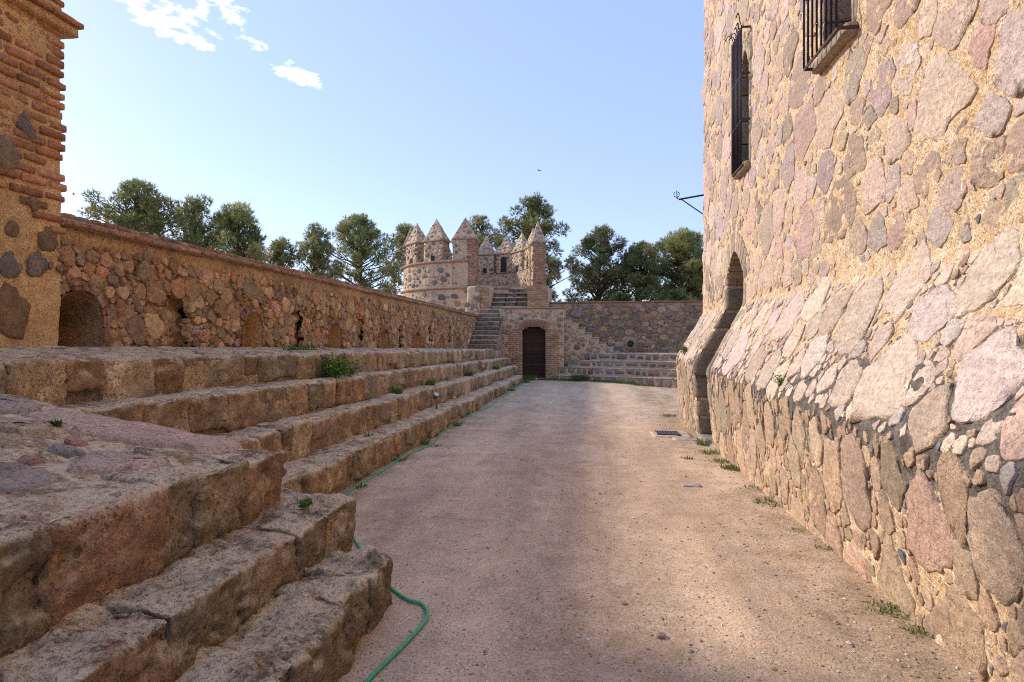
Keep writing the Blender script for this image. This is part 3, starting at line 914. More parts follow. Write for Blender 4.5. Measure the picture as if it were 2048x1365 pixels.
def par_keep(u, v):
    z = ter_z(u) - 0.06 + v * (PAR_TOP - ter_z(u) + 0.06)
    m = np.zeros(len(u), bool)
    for (a, b, h) in NICHES:
        t = np.clip(np.abs((u - (a + b) / 2) / ((b - a) / 2)), 0, 1)
        m |= (u > a) & (u < b) & (z < ter_z(u) + h * (0.55 + 0.45 * np.sqrt(1 - t ** 2)))
    for (a, b, z0, z1) in SLOTS:
        wob = 0.05 * np.sin(z * 21 + a * 7) + 0.03 * np.sin(z * 47 + a)
        m |= (u > a + wob) & (u < b + wob) & (z > EH + z0 - 0.2) & (z < EH + z1)
    return ~m
us = spaced(WY0, WY1, lambda y: 0.03 if y < 9 else 0.055, [x for n in NICHES for x in n[:2]])
vsn = np.linspace(0, 1, 42)
V, F = grid(us, vsn, par_core, par_keep)
a = Acc(); a.add(V, F)
# inner faces: back wall, top, outer face
a.add(*box((WX - 0.62, WY0, EH - 1.5), (WX - 0.57, WY1, PAR_TOP - 0.01)))
a.add(*box((WX - 0.62, WY0, PAR_TOP - 0.02), (WX + 0.0, WY1, PAR_TOP)))
a.add(*box((WX - 0.62, WY0, EH - 0.5), (WX - 0.02, WY1, EH - 0.33)))
a.build('wall', M['wall_mortar'], par)
# openings: brick lined niches and ragged gaps
pal_br = [(3, (0.42, 0.20, 0.11)), (2, (0.36, 0.165, 0.09)), (1.5, (0.47, 0.26, 0.15)), (1, (0.30, 0.17, 0.11)), (0.7, (0.40, 0.28, 0.20))]
rb = random.Random(9)
for ni, (ya, yb, h) in enumerate(NICHES):
    zf = float(ter_z((ya + yb) / 2)); hw = (yb - ya) / 2; ym = (ya + yb) / 2
    ring = []
    for t in np.linspace(-1, 1, 15): ring.append((ym + hw * t, zf + h * (0.55 + 0.45 * math.sqrt(max(0, 1 - t * t)))))
    ring = [(ya, zf - 0.08)] + ring + [(yb, zf - 0.08)]
    n = len(ring)
    V = []
    for k, (x, sc) in enumerate(((WX + 0.02, 1.0), (WX - (0.2 if ni == 0 else 0.12), 0.96), (WX - (0.46 if ni == 0 else 0.26), 0.88))):
        for (y, z) in ring:
            q = np.array([x, ym + (y - ym) * sc, zf + (z - zf) * (1 - 0.12 * k)])
            V.append(q + 0.012 * np.array([0, vnoise([q * 9], 1)[0], vnoise([q * 9], 2)[0]]))
    F = [(k * n + i, k * n + i + 1, (k + 1) * n + i + 1, (k + 1) * n + i) for k in range(2) for i in range(n - 1)] + [tuple(2 * n + i for i in range(n))]
    V2 = V + [(WX + 0.02, ya, zf - 0.03), (WX + 0.02, yb, zf - 0.03), (WX - 0.5, yb, zf - 0.0), (WX - 0.5, ya, zf - 0.0)]
    F.append((len(V), len(V) + 1, len(V) + 2, len(V) + 3))
    nic = obj('niche', np.array(V2), F, M['wall_mortar'] if ni == 0 else M['plaster'], par, (1, 1, 1), False)
    # terracotta pieces around the mouth: two rings for the large ones
    for ring_i in range(2 if ni < 3 else 1):
        cnt = 9 if ni < 3 else 7
        off = 0.004 + ring_i * 0.042
        path = [(-1.0, 0.10), (-1.0, 0.35), (-1.0, 0.58)] + [(t, None) for t in np.linspace(-0.94, 0.94, cnt - 2)] + [(1.0, 0.58), (1.0, 0.35), (1.0, 0.10)]
        pts = []
        for (t, hh) in path:
            zz = h * hh if hh is not None else h * (0.55 + 0.45 * math.sqrt(1 - t * t))
            pts.append(np.array([ym + hw * t, zf + zz]))
        pts = np.array(pts); cen = np.array([ym, zf + h * 0.45])
        for i in range(len(pts) - 1):
            if ni == 0 and pts[i][0] < ym - hw * 0.5: continue
            p, q = pts[i], pts[i + 1]
            dirv = (q - p); L = np.linalg.norm(dirv); dirv /= L
            nrm = np.array([-dirv[1], dirv[0]])
            if np.dot(nrm, (p + q) / 2 - cen) < 0: nrm = -nrm
            p2, q2 = p + dirv * 0.004, q - dirv * 0.004
            th = 0.034; pr = 0.045 + rb.uniform(-0.012, 0.012) - 0.012 * ring_i
            quad = [p2 + nrm * off, q2 + nrm * off, q2 + nrm * (off + th), p2 + nrm * (off + th)]
            V = [(WX + pr, y, z) for (y, z) in quad] + [(WX - 0.12, y, z) for (y, z) in quad]
            o = obj('brick', np.array(V), [(0,1,2,3),(7,6,5,4),(0,4,5,1),(1,5,6,2),(2,6,7,3),(3,7,4,0)], M['brick'], nic, pick(pal_br, rb), False)
for (ya, yb, z0, z1) in SLOTS:
    V, F = rough_block((WX - 0.40, ya - 0.10, EH + z0 - 0.25), (WX - 0.09, yb + 0.12, EH + z1 + 0.12), 0.05, 0.16, 0.03, int(ya * 10), 7)
    obj('gap_filling', V, F, M['wall_mortar'], par)
def av_par(u, v, r):
    y = WY0 + u; z = ter_z(y) - 0.06 + v
    if v < r * 0.5 or z > PAR_TOP - 0.10 - r * 0.8: return True
    for (a_, b_, h) in NICHES:
        if a_ - 0.05 - r * 0.9 < y < b_ + 0.05 + r * 0.9 and z < ter_z(y) + h + 0.05 + r * 0.8: return True
    for (a_, b_, z0, z1) in SLOTS:
        if a_ - r * 0.7 < y < b_ + r * 0.7 and z < EH + z1 + r * 0.6 and z > EH + z0 - 0.15: return True
    return False
st = rubble(WY1 - WY0, 1.2, (0.125, 0.088, 0.06, 0.04, 0.026), (140, 600, 1500, 2800, 3000), 0.003, 15, 1.0, 1.5, 6, av_par, 0.13, touch=0.70)
def par_map2(u, v, h):
    u = np.asarray(u, float) + WY0; z = ter_z(u) - 0.06 + v
    return np.stack([WX + h + 0.02 * np.sin(u * 0.9), u, z], 1)
pal_par = [(2.6, (0.541, 0.318, 0.158)), (1.8, (0.597, 0.335, 0.175)), (1.6, (0.411, 0.271, 0.154)), (1.2, (0.337, 0.241, 0.158)), (1.8, (0.448, 0.254, 0.123)),
           (1.5, (0.681, 0.437, 0.220)), (0.5, (0.579, 0.258, 0.123)), (0.9, (0.635, 0.386, 0.233))]
rp = random.Random(12)
lay_stones(st, par_map2, lambda s: 0.022 + 0.16 * s[3] * rp.uniform(0.3, 1.3), lambda s, i: pick(pal_par, rp, 0.16), M['wall_stone'], par, 7, 300,
           rings=((1.0, -0.05), (1.0, 0.55), (0.93, 0.95), (0.5, 1.05)), flat=True)
# brick coping, two courses
def brick_mesh(L, W_, H_, seed, amp=0.006, cell=None):
    P, F = rough_block((-L / 2, -W_ / 2, -H_ / 2), (L / 2, W_ / 2, H_ / 2), 0.009, amp, cell or L / 5, seed, 14, 3)
    me = new_mesh(P, F, (1, 1, 1)); me.materials.append(M['brick']); return me
BRK = [brick_mesh(0.25, 0.13, 0.045, 40 + i) for i in range(5)]
a = Acc()
a.add(*box((WX - 0.6, WY0, PAR_TOP), (WX + 0.055, WY1, PAR_TOP + 0.062)))
a.build('coping_bed', M['dark_mortar'], par)
y = WY0 + 0.02
while y < WY1 - 0.1:                       # lower course: stretchers
    L = 0.25 * rb.uniform(0.85, 1.1)
    shared('brick', rb.choice(BRK), (WX + 0.015 + rb.uniform(-0.008, 0.01), y + L / 2, PAR_TOP + 0.024 + rb.uniform(-0.003, 0.003)), par, (rb.uniform(-.02, .02), 0, math.pi / 2 + rb.uniform(-.03, .03)), (L / 0.25 * 0.95, 1, 1), pick(pal_br, rb))
    y += L + 0.012
y = WY0 + 0.02
while y < WY1 - 0.1:                       # upper course: headers on edge
    wd = 0.125 * rb.uniform(0.9, 1.12)
    shared('brick', rb.choice(BRK), (WX - 0.075 + rb.uniform(-0.01, 0.01), y + wd / 2, PAR_TOP + 0.084 + rb.uniform(-0.004, 0.004)), par, (rb.uniform(-.02, .02), rb.uniform(-.03, .03), rb.uniform(-.03, .03)), (1, wd / 0.13 * 0.86, 1.1), pick(pal_br, rb))
    y += wd + 0.016
obj('coping_top', *box((WX - 0.58, WY0, PAR_TOP + 0.055), (WX + 0.036, WY1, PAR_TOP + 0.096)), M['dark_mortar'], par)

# ------------------------------------------------------------------ terrace steps along the wall
ter = thing('terrace_steps', (-3.4, 12, 0), 'worn brown stone steps climbing to the terrace below the parapet wall', 'steps')
SX = [-2.46, -2.82, -3.15, -3.5]
SZN = [-1.13, -0.79, -0.43, -0.125]; SZF = [-1.27, -0.93, -0.63, -0.277]
SEND = [21.3, 22.2, 22.68, 20.85]
def step_z(i, y): return EH + np.interp(y, [3, 21], [SZN[i], SZF[i]]) if i >= 0 else np.zeros_like(np.asarray(y, float)) - 0.05
pal_st = [(3, (0.477, 0.308, 0.161)), (2, (0.549, 0.358, 0.187)), (1.6, (0.434, 0.243, 0.122)), (1.4, (0.375, 0.279, 0.174)), (0.9, (0.275, 0.194, 0.115)), (1.2, (0.663, 0.458, 0.258)), (0.5, (0.577, 0.322, 0.193))]
rs_ = random.Random(21)
YS0 = -1.4
for i in range(4):
    xb = SX[i + 1] - 0.15 if i < 3 else WX + 0.05
    def core(u, v, i=i, xb=xb):
        z1 = step_z(i, u); z0 = (step_z(i - 1, u) if i else np.full_like(u, -0.05)) - 0.06
        hr = z1 - z0; run = SX[i] - xb
        X = np.where(v < 1, SX[i] - 0.014, SX[i] - 0.014 - run * (v - 1))
        rise = (ter_z(u) - z1) if i == 3 else 0.02
        Z = np.where(v < 1, z0 + hr * v - 0.004, z1 - 0.004 + rise * (v - 1) ** 0.8)
        rr = np.clip(1 - np.abs(v - 1) / 0.12, 0, 1) ** 2 * 0.03
        X = X - rr; Z = Z - rr
        P = np.stack([X, u, Z], 1)
        d = fbm(P * 3.2, 4, 51 + i) * 0.02 + fbm(P * 11, 4, 61) * 0.022
        P[:, 0] += np.where(v < 1, d, d * 0.2); P[:, 2] += np.where(v >= 1, d * 0.7, 0)
        P[:, 0] += np.where(v < 1, fbm(P * np.array([0, 0.5, 0]), 2, 5) * 0.03, 0)
        return P
    usp = spaced(YS0, SEND[i], lambda y: 0.05 if y < 9 else 0.08)
    vsp = np.concatenate([np.linspace(0, 0.9, 10), [0.95, 1.0, 1.05], np.linspace(1.12, 2, 10 if i < 3 else 30)])
    V, F = grid(usp, vsp, core)
    # end face
    e = V[-len(vsp):]; b2 = e.copy(); b2[:, 2] = -0.05
    n = len(e); ev = np.concatenate([e, b2])
    a = Acc(); a.add(V, F); a.add(ev, [(k, k + 1, n + k + 1, n + k) for k in range(n - 1)])
    stp = a.build('step', M['step_mortar'], ter)
    y = 2.4 if i < 3 else 0.6
    while y < SEND[i] - 0.12:
        L = rs_.uniform(0.24, 0.62) if rs_.random() < 0.8 else rs_.uniform(0.16, 0.24)
        y1 = min(y + L, SEND[i] + 0.01)
        z1 = float(step_z(i, (y + y1) / 2)); z0 = float(step_z(i - 1, (y + y1) / 2)) if i else 0.0
        low = z0 + (z1 - z0) * (rs_.uniform(0.0, 0.36) if rs_.random() < 0.6 else rs_.uniform(-0.1, 0.03))
        wob = 0.03 * math.sin(y * 1.7 + i) + rs_.uniform(-0.014, 0.014)
        dpt = rs_.uniform(0.14, 0.34)
        cell = 0.024 if y < 7 else (0.035 if y < 12 else 0.06)
        P, F = rough_block((SX[i] - dpt, y, low), (SX[i] + 0.030 + wob, y1, z1 + rs_.uniform(-0.006, 0.014)), rs_.uniform(0.022, 0.05), 0.050, cell, rs_.randint(0, 9999), 6.5, 4)
        obj('stone', P, F, M['step_stone'], stp, pick(pal_st, rs_, 0.15))
        y = y1 + rs_.uniform(-0.018, 0.016)
    if i == 3:
        tp = stp
        pav = rubble(14, 0.8, (0.2, 0.13, 0.08, 0.05), (80, 200, 300, 300), 0.02, 12, 1.3, 1.2, 8, None, 0.1)
        def pav_map(u, v, h):
            u = np.asarray(u, float) + 2.0; x = -3.66 - v
            z1 = step_z(3, u); t = np.clip((SX[3] - x) / (SX[3] - WX), 0, 1)
            return np.stack([x, u, z1 - 0.006 + (ter_z(u) - z1) * t ** 0.8 + h], 1)
        lay_stones(pav, pav_map, lambda s: 0.016, lambda s, k: pick(pal_st + [(1, (0.3, 0.3, 0.33)), (1, (0.42, 0.27, 0.2))], rs_), M['step_stone'], tp, 9, 60, name='paving_stone', fill='paving_fill')
a = Acc(); a.add(*box((WX - 0.6, YS0, -0.05), (-3.6, 20.8, EH - 0.5)))
a.build('core', M['step_mortar'], ter)

# ------------------------------------------------------------------ stone platform with two steps in the left foreground
plat = thing('stone_platform', (-2.4, 1.0, 0), 'lichen covered stone landing with two broad steps beside the garden hose', 'platform')
rq = random.Random(33)
PX_IN, PX_OUT, PY1 = -3.55, -1.72, 3.06
def plat_z(x, y):
    t = np.clip((x - PX_IN) / (PX_OUT - PX_IN), 0, 1)
    return EH - 0.285 - 0.335 * t ** 0.9 + 0.02 * np.sin(y * 2.1 + x)
def plat_core(u, v):
    z = plat_z(u, v)
    P = np.stack([u, v, z], 1)
    P[:, 2] += fbm(P * np.array([3.5, 3.5, 0]), 4, 71) * 0.022 + fbm(P * np.array([16, 16, 0]), 3, 72) * 0.010 - 0.012
    return P
ux = np.arange(PX_IN - 0.1, PX_OUT - 0.03, 0.024); uy = np.arange(-1.4, PY1 - 0.02, 0.024)
V, F = grid(ux, uy, plat_core)
a = Acc(); a.add(V, F)
a.add(*box((PX_IN, -1.4, -0.05), (PX_OUT - 0.06, PY1 - 0.05, EH - 0.70)))
V2, F2 = grid(np.arange(PX_IN, PX_OUT - 0.03, 0.04), np.linspace(0, 1, 24), lambda u, v: np.stack([u, PY1 - 0.05 + 0.03 * fbm(np.stack([u * 6, v * 6, v], 1), 3, 4), v * plat_z(u, np.full_like(u, PY1)) - 0.02], 1))
a.add(V2, F2)
top = a.build('landing', M['step_mortar'], plat)
def plat_map(u, v, h):
    x = PX_IN + np.asarray(u, float); y = -0.6 + np.asarray(v, float)
    return np.stack([x, y, plat_z(x, y) - 0.006 + h], 1)
# the long pink slab at the far edge and the grey ones near it, then the smaller paving
def poly_stone(pts, n=26):
    pts = np.array(pts, float); c = pts.mean(0)
    d = np.roll(pts, -1, 0); seg = np.linalg.norm(d - pts, axis=1); t = np.concatenate([[0], np.cumsum(seg)])
    q = np.linspace(0, t[-1], n, endpoint=False)
    cl = np.vstack([pts, pts[:1]])
    P = np.stack([np.interp(q, t, cl[:, k]) for k in (0, 1)], 1)
    P += (np.random.default_rng(int(abs(c[0]) * 100)).uniform(-1, 1, P.shape)) * 0.014
    return (c[0], c[1], P, 0.25)
def W2(x, y): return (x - PX_IN, y + 0.6)
slabs = [([W2(-3.05, 2.88), W2(-2.5, 3.02), W2(-1.98, 3.06), W2(-2.02, 2.78), W2(-2.6, 2.62), W2(-3.02, 2.66)], (0.78, 0.50, 0.34)),
         ([W2(-3.5, 2.9), W2(-3.1, 2.88), W2(-3.05, 2.62), W2(-3.5, 2.55)], (0.44, 0.36, 0.28)),
         ([W2(-2.3, 2.35), W2(-2.0, 2.5), W2(-1.95, 2.3), W2(-2.15, 2.1)], (0.66, 0.45, 0.33)),
         ([W2(-3.2, 1.95), W2(-2.6, 2.1), W2(-2.4, 1.85), W2(-2.8, 1.7), W2(-3.2, 1.75)], (0.32, 0.29, 0.26)),
         ([W2(-3.0, 2.5), W2(-2.7, 2.55), W2(-2.65, 2.38), W2(-2.95, 2.36)], (0.62, 0.43, 0.24))]
done = []
for pts, c in slabs:
    s = poly_stone(pts); done.append(s)
    P, F = stone_geo(s, plat_map, 0.024, 5, rings=((1.03, -0.03), (1.0, 0.2), (0.93, 0.9), (0.6, 1.0), (0.3, 1.02)), tilt=0.1)
    obj('paving_slab', P, F, M['slab_stone'], top, c)
def av_pl(u, v, r):
    for s in done:
        lo = s[2].min(0); hi = s[2].max(0)
        if lo[0] - r < u < hi[0] + r and lo[1] - r < v < hi[1] + r: return True
    return u > (PX_OUT - PX_IN) - 0.30 - r * 0.5
st = rubble(PX_OUT - PX_IN, 3.5, (0.17, 0.11, 0.07, 0.04), (60, 140, 220, 260), 0.02, 16, 1.2, 1.2, 14, av_pl, 0.1)
pal_pav = [(2, (0.508, 0.351, 0.206)), (1.5, (0.628, 0.421, 0.254)), (1, (0.389, 0.344, 0.290)), (1.2, (0.598, 0.337, 0.217)), (0.8, (0.538, 0.210, 0.146)), (1, (0.329, 0.253, 0.181))]
lay_stones(st, plat_map, lambda s: 0.018, lambda s, k: pick(pal_pav, rq, 0.16), M['slab_stone'], top, 15, 120, name='paving_stone', fill='paving_fill')
# edge blocks: landing edge, middle step, lowest step
def edge_row(x_back, x_front_, z_low, z_top, y_end, y_start, parent, lens, zfun=None, name='stone', rad=(0.04, 0.08)):
    y = y_end; k = 0
    while y > y_start:
        L = lens[k] if k < len(lens) else rq.uniform(0.32, 0.62)
        y0 = y - L
        zt = z_top if zfun is None else float(zfun(x_front_ - 0.15, (y + y0) / 2))
        cell = 0.014 if y > 1.2 else 0.03
        lo = (x_back - rq.uniform(0, 0.08), y0, z_low + rq.uniform(-0.02, 0.03)); hi = (x_front_ + rq.uniform(-0.015, 0.012), y, zt + rq.uniform(-0.007, 0.009))
        P, F = rough_block(lo, hi, rq.uniform(0.012, 0.030), 0.062, cell, rq.randint(0, 9999), 6.5, 6)
        # worn, slumping front edge
        t = np.clip((P[:, 0] - (hi[0] - 0.16)) / 0.16, 0, 1)
        up = np.clip((P[:, 2] - lo[2]) / (hi[2] - lo[2]), 0, 1)
        P[:, 2] -= 0.028 * t ** 2 * up
        P[:, 0] -= 0.03 * (1 - up) ** 2 * t
        obj(name, P, F, M['step_stone'], parent, pick([(3, (0.42, 0.30, 0.185)), (2, (0.47, 0.32, 0.19)), (1.5, (0.38, 0.285, 0.19)), (2.0 if z_top > EH - 0.8 else 0.5, (0.52, 0.29, 0.165))], rq, 0.10))
        y = y0 + rq.uniform(0.008, 0.030); k += 1
edge_row(PX_OUT - 0.30, PX_OUT, EH - 0.98, EH - 0.62, PY1 + 0.03, -0.9, top, [0.42, 0.36, 0.20, 0.55, 0.34], lambda x, y: plat_z(np.array([x]), np.array([y]))[0] + 0.012)
for nm, xb, xf, zl, zt, ye, lens in (('step', -2.0, -1.44, 0.05, EH - 0.94, 3.38, [0.40, 0.30, 0.50, 0.42, 0.56]), ('step', -1.72, -1.10, -0.12, EH - 1.19, 3.14, [0.36, 0.30, 0.52, 0.6])):
    V, F = rough_block((xb, -1.2, -0.1), (xf - 0.05, ye - 0.05, zt - 0.03), 0.03, 0.03, 0.05, 3, 4)
    stp = obj(nm, V, F, M['step_mortar'], plat)
    edge_row(xb + 0.03, xf, zl, zt, ye, -0.9, stp, lens)
# far end wall stones of the landing (seen from other sides)
for k in range(5):
    x0 = PX_IN + 0.05 + k * 0.32
    zt = float(plat_z(np.array([x0 + 0.16]), np.array([PY1]))[0])
    P, F = rough_block((x0, PY1 - 0.2, 0.3), (x0 + 0.30, PY1 - 0.02, zt - 0.03), 0.05, 0.03, 0.04, 300 + k)
    obj('stone', P, F, M['step_stone'], top, pick(pal_st, rq))

# ------------------------------------------------------------------ brick tower at the left edge
TX, TY1 = -4.46, 4.31
bt = thing('brick_tower', (-6.5, 1.0, EH), 'tall ochre plastered brick tower rising beside the parapet wall', 'tower')
def tw_map(u, v, h):            # u = y, v = z
    return np.stack([TX + h + 0 * u, u, v], 1)
def tw_core(u, v):
    P = tw_map(u, v, np.zeros_like(u))
    d = fbm(P * 3, 4, 81) * 0.03 + fbm(P * 12, 3, 82) * 0.014
    d = d - 0.035 * np.clip((u - TY1 + 0.03) / 0.03, 0, 1) ** 2
    # ragged plaster edge round the first opening
    P = tw_map(u, v, d)
    P[:, 1] += np.where(u > TY1 - 0.02, 0.025 * fbm(np.stack([v * 6, v * 2, v], 1), 3, 83), 0)
    return P
ny0, ny1, nh = NICHES[0]
def tw_keep(u, v):
    zf = float(ter_z(4.4)); t = np.clip(np.abs((u - (ny0 + ny1) / 2) / ((ny1 - ny0) / 2)), 0, 1)
    return ~((u > ny0) & (v < zf + nh * (0.55 + 0.45 * np.sqrt(1 - t ** 2))))
us = spaced(-2.5, TY1, lambda y: 0.12 if y < 2.8 else 0.022, [ny0]); vs2 = np.concatenate([np.arange(EH - 0.25, EH + 3.6, 0.024), np.arange(EH + 3.7, EH + 6.5, 0.2)])
V, F = grid(us, vs2, tw_core, tw_keep)
a = Acc(); a.add(V, F)
a.add(*box((-9.0, -2.5, -0.1), (TX - 0.6, TY1 - 0.03, EH + 6.5)))
a.add(*box((TX - 0.6, -2.5, EH + 0.62), (TX - 0.05, TY1 - 0.012, EH + 6.5)))
a.build('wall', M['plaster'], bt)
rt = random.Random(55)
BRT = [brick_mesh(0.27, 0.12, 0.052, 90 + i, 0.0055, 0.022) for i in range(7)]
pal_tb = [(3, (0.493, 0.215, 0.100)), (2, (0.560, 0.260, 0.123)), (1.5, (0.448, 0.185, 0.085)), (1, (0.381, 0.170, 0.085)), (1, (0.605, 0.310, 0.152))]
z = EH + 0.50; ci = 0
while z < EH + 3.55:
    course = 0.088 + rt.uniform(-0.006, 0.008)
    y = TY1 + (0.014 if ci % 2 else 0.002) + rt.uniform(-0.014, 0.010)
    reach = 0.16 if z < EH + 0.8 else 0.28 if z < EH + 1.15 else (0.5 if z < EH + 1.5 else (0.85 if z < EH + 1.75 else 2.2))
    first = True
    while y > TY1 - reach:
        L = 0.27 * rt.uniform(0.62, 1.05)
        if first and ci % 2: L = 0.14 * rt.uniform(0.9, 1.2)
        if rt.random() < (0.92 if z > EH + 1.2 else 0.7):
            shared('brick', rt.choice(BRT), (TX - 0.050 + rt.uniform(-0.007, 0.008), y - L / 2, z + rt.uniform(-0.006, 0.006)), bt,
                   (rt.uniform(-.02, .02), rt.uniform(-.022, .022), math.pi / 2 + rt.uniform(-.02, .02)), (L / 0.27 * 0.97, 1.0 + (0.12 if first else 0), rt.uniform(0.95, 1.3)), pick(pal_tb, rt, 0.14))
        y -= L + rt.uniform(0.012, 0.03); first = False
    z += course; ci += 1
# projecting ledge
cz = EH + 2.66
obj('ledge', *rough_block((TX - 0.3, -2.5, cz - 0.03), (TX + 0.075, TY1 + 0.08, cz + 0.05), 0.015, 0.012, 0.06, 8), M['plaster'], bt)
y = TY1 + 0.10
while y > 2.2:
    L = rt.uniform(0.2, 0.3)
    shared('brick', rt.choice(BRT), (TX + 0.045, y - L / 2, cz + 0.075), bt, (0, rt.uniform(-.02, .02), math.pi / 2 + rt.uniform(-.03, .03)), (L / 0.27, 1.1, 0.9), pick(pal_tb, rt))
    y -= L + 0.014
# stones showing through the plaster
tstones = [(3.98, EH + 1.72, 0.085), (3.80, EH + 1.46, 0.13), (4.05, EH + 1.12, 0.055), (4.17, EH + 0.86, 0.10), (4.08, EH + 0.62, 0.10), (4.16, EH + 0.60, 0.05),
           (4.17, EH + 0.60, 0.045), (4.20, EH + 0.60, 0.04), (3.86, EH + 0.88, 0.06), (4.10, EH + 0.555, 0.03), (3.86, EH + 0.60, 0.09), (3.85, EH + 0.22, 0.22), (4.19, EH + 0.64, 0.03), (4.28, EH + 0.71, 0.028), (4.27, EH + 0.62, 0.028)]
for k, (y, z, r) in enumerate(tstones):
    if k in (5, 6, 7, 9): continue
    th = np.linspace(0, 2 * math.pi, 18, endpoint=False)
    rr = r * (1 + 0.40 * np.array([vnoise([[math.cos(t) * 1.6 + k * 3, math.sin(t) * 1.6, k]], 3)[0] for t in th]) + 0.11 * np.random.default_rng(k).uniform(-1, 1, 18))
    pts = np.stack([y + rr * np.cos(th) * 0.9, z + rr * np.sin(th)], 1)
    P, F = stone_geo((y, z, pts, r), tw_map, 0.016, 600 + k, rings=((1.0, -0.03), (1.0, 0.6), (0.94, 0.95), (0.5, 1.1)))
    obj('stone', P, F, M['wall_stone'], bt, (0.26, 0.145, 0.07) if r > 0.2 else pick([(1, (0.21, 0.165, 0.13)), (1, (0.28, 0.165, 0.085)), (0.7, (0.34, 0.225, 0.14))], rt))
st = rubble(1.9, 1.2, (0.09, 0.05), (20, 40), 0.05, 14, 1.0, 1.1, 19, lambda u, v, r: u > 1.3)
lay_stones(st, lambda u, v, h: tw_map(np.asarray(u) + 2.3, np.asarray(v) + EH + 0.05, h), lambda s: 0.015, lambda s, k: pick([(1, (0.23, 0.175, 0.13)), (1, (0.29, 0.175, 0.10))], rt), M['wall_stone'], bt, 20)

# ------------------------------------------------------------------ door block at the end of the courtyard
FY = 22.7
BLK_TOP = EH + 1.33
blk = thing('door_block', (-2.3, 23.8, 0), 'square stone and brick block with an arched doorway at the courtyard end', 'building')
DX0, DX1, DZS, DZA = -2.66, -1.72, EH + 0.42, EH + 0.60
def blk_core(u, v):
    P = np.stack([u, np.full_like(u, FY), v], 1)
    d = fbm(P * 3.5, 4, 91) * 0.025 + fbm(P * 14, 3, 92) * 0.010
    P[:, 1] -= d
    return P
def dtop(x):
    t = np.clip(np.abs((x - (DX0 + DX1) / 2) / ((DX1 - DX0) / 2)), 0, 1)
    return DZS + (DZA - DZS) * np.sqrt(1 - t ** 2 * 0.98)
V, F = grid(spaced(-3.6, -0.98, lambda x: 0.06, [DX0, DX1]), np.arange(-0.05, BLK_TOP, 0.055), blk_core, lambda u, v: ~((u > DX0) & (u < DX1) & (v < dtop(u))))
a = Acc(); a.add(V, F)
a.add(*box((-3.6, FY + 0.4, -0.05), (-0.99, 25.2, BLK_TOP - 0.01)))
a.add(*box((-3.6, FY + 0.02, -0.05), (DX0 - 0.14, FY + 0.5, BLK_TOP - 0.015)))
a.add(*box((DX1 + 0.14, FY + 0.02, -0.05), (-0.99, FY + 0.5, BLK_TOP - 0.015)))
a.add(*box((-3.6, FY + 0.02, DZA + 0.04), (-0.99, FY + 0.5, BLK_TOP - 0.012)))
a.build('wall', M['far_mortar'], blk)
rd = random.Random(61)
BRF = []
for i in range(5):
    me = brick_mesh(0.27, 0.12, 0.05, 120 + i, 0.007, 0.09); BRF.append(me)
pal_fb = [(3, (0.470, 0.273, 0.157)), (2, (0.526, 0.315, 0.180)), (1.5, (0.403, 0.221, 0.123)), (1, (0.336, 0.200, 0.119)), (1, (0.582, 0.378, 0.228))]
for side in (0, 1):
    z = 0.06; ci = 0
    while z < DZS + 0.14:
        out = 0.62 + (0.08 if (ci // 3) % 2 else -0.06) + rd.uniform(-0.03, 0.03)
        x = DX0 if side == 0 else DX1
        sg = -1 if side == 0 else 1
        L0 = 0.14 if ci % 2 else 0.27
        d = 0.0
        while d < out - 0.06:
            L = min(L0 * rd.uniform(0.9, 1.08), out - d); L0 = 0.27
            shared('brick', rd.choice(BRF), (x + sg * (d + L / 2), FY + 0.03 + rd.uniform(-0.008, 0.008), z), blk, (rd.uniform(-.02, .02), rd.uniform(-.015, .015), rd.uniform(-.02, .02)), (L / 0.27 * 0.95, 1, 1), pick(pal_fb, rd))
            d += L + 0.012
        for yy in (FY + 0.17, FY + 0.30):        # reveal
            shared('brick', rd.choice(BRF), (x + sg * 0.055, yy, z), blk, (0, 0, math.pi / 2), (0.42, 1, 1), pick(pal_fb, rd))
        z += 0.0835; ci += 1
xm = (DX0 + DX1) / 2; hw = (DX1 - DX0) / 2
nv = 25
for i in range(nv):                             # segmental brick arch
    t = -1.06 + 2.12 * (i + 0.5) / nv
    ang = t * 0.62
    px = xm + hw * t * 1.02; pz = DZS + (DZA - DZS) * math.sqrt(max(0, 1 - min(1, t * t) * 0.98))
    dx, dz = math.sin(ang), math.cos(ang)
    L = 0.30
    o = shared('brick', rd.choice(BRF), (px + dx * L / 2, FY + 0.03 + rd.uniform(-.006, .006), pz + dz * L / 2 + 0.005), blk, (0, ang - math.pi / 2, 0), (L / 0.27, 1.1, 0.62), pick(pal_fb, rd))
# door leaf set back in the reveal
dr = obj('door', *box((DX0 + 0.01, FY + 0.30, 0.0), (DX1 - 0.01, FY + 0.36, DZA + 0.02)), M['wood'], blk, (0.045, 0.024, 0.018), False)
npl = 13
for i in range(npl):
    z0 = 0.03 + i * (DZA - 0.04) / npl
    obj('plank', *box((DX0 + 0.03, FY + 0.275, z0), (DX1 - 0.03, FY + 0.302, z0 + (DZA - 0.04) / npl - 0.012)), M['wood'], dr, pick([(1, (0.060, 0.030, 0.022))], rd), False)
obj('handle', *tube([(DX0 + 0.14, FY + 0.27, 1.02), (DX0 + 0.14, FY + 0.23, 1.0), (DX0 + 0.14, FY + 0.23, 0.92), (DX0 + 0.14, FY + 0.27, 0.90)], 0.012, 6), M['iron'], dr)
obj('threshold', *rough_block((DX0 - 0.05, FY - 0.12, -0.05), (DX1 + 0.1, FY + 0.3, 0.05), 0.02, 0.01, 0.08, 7), M['far_stone'], blk, (0.42, 0.36, 0.30))
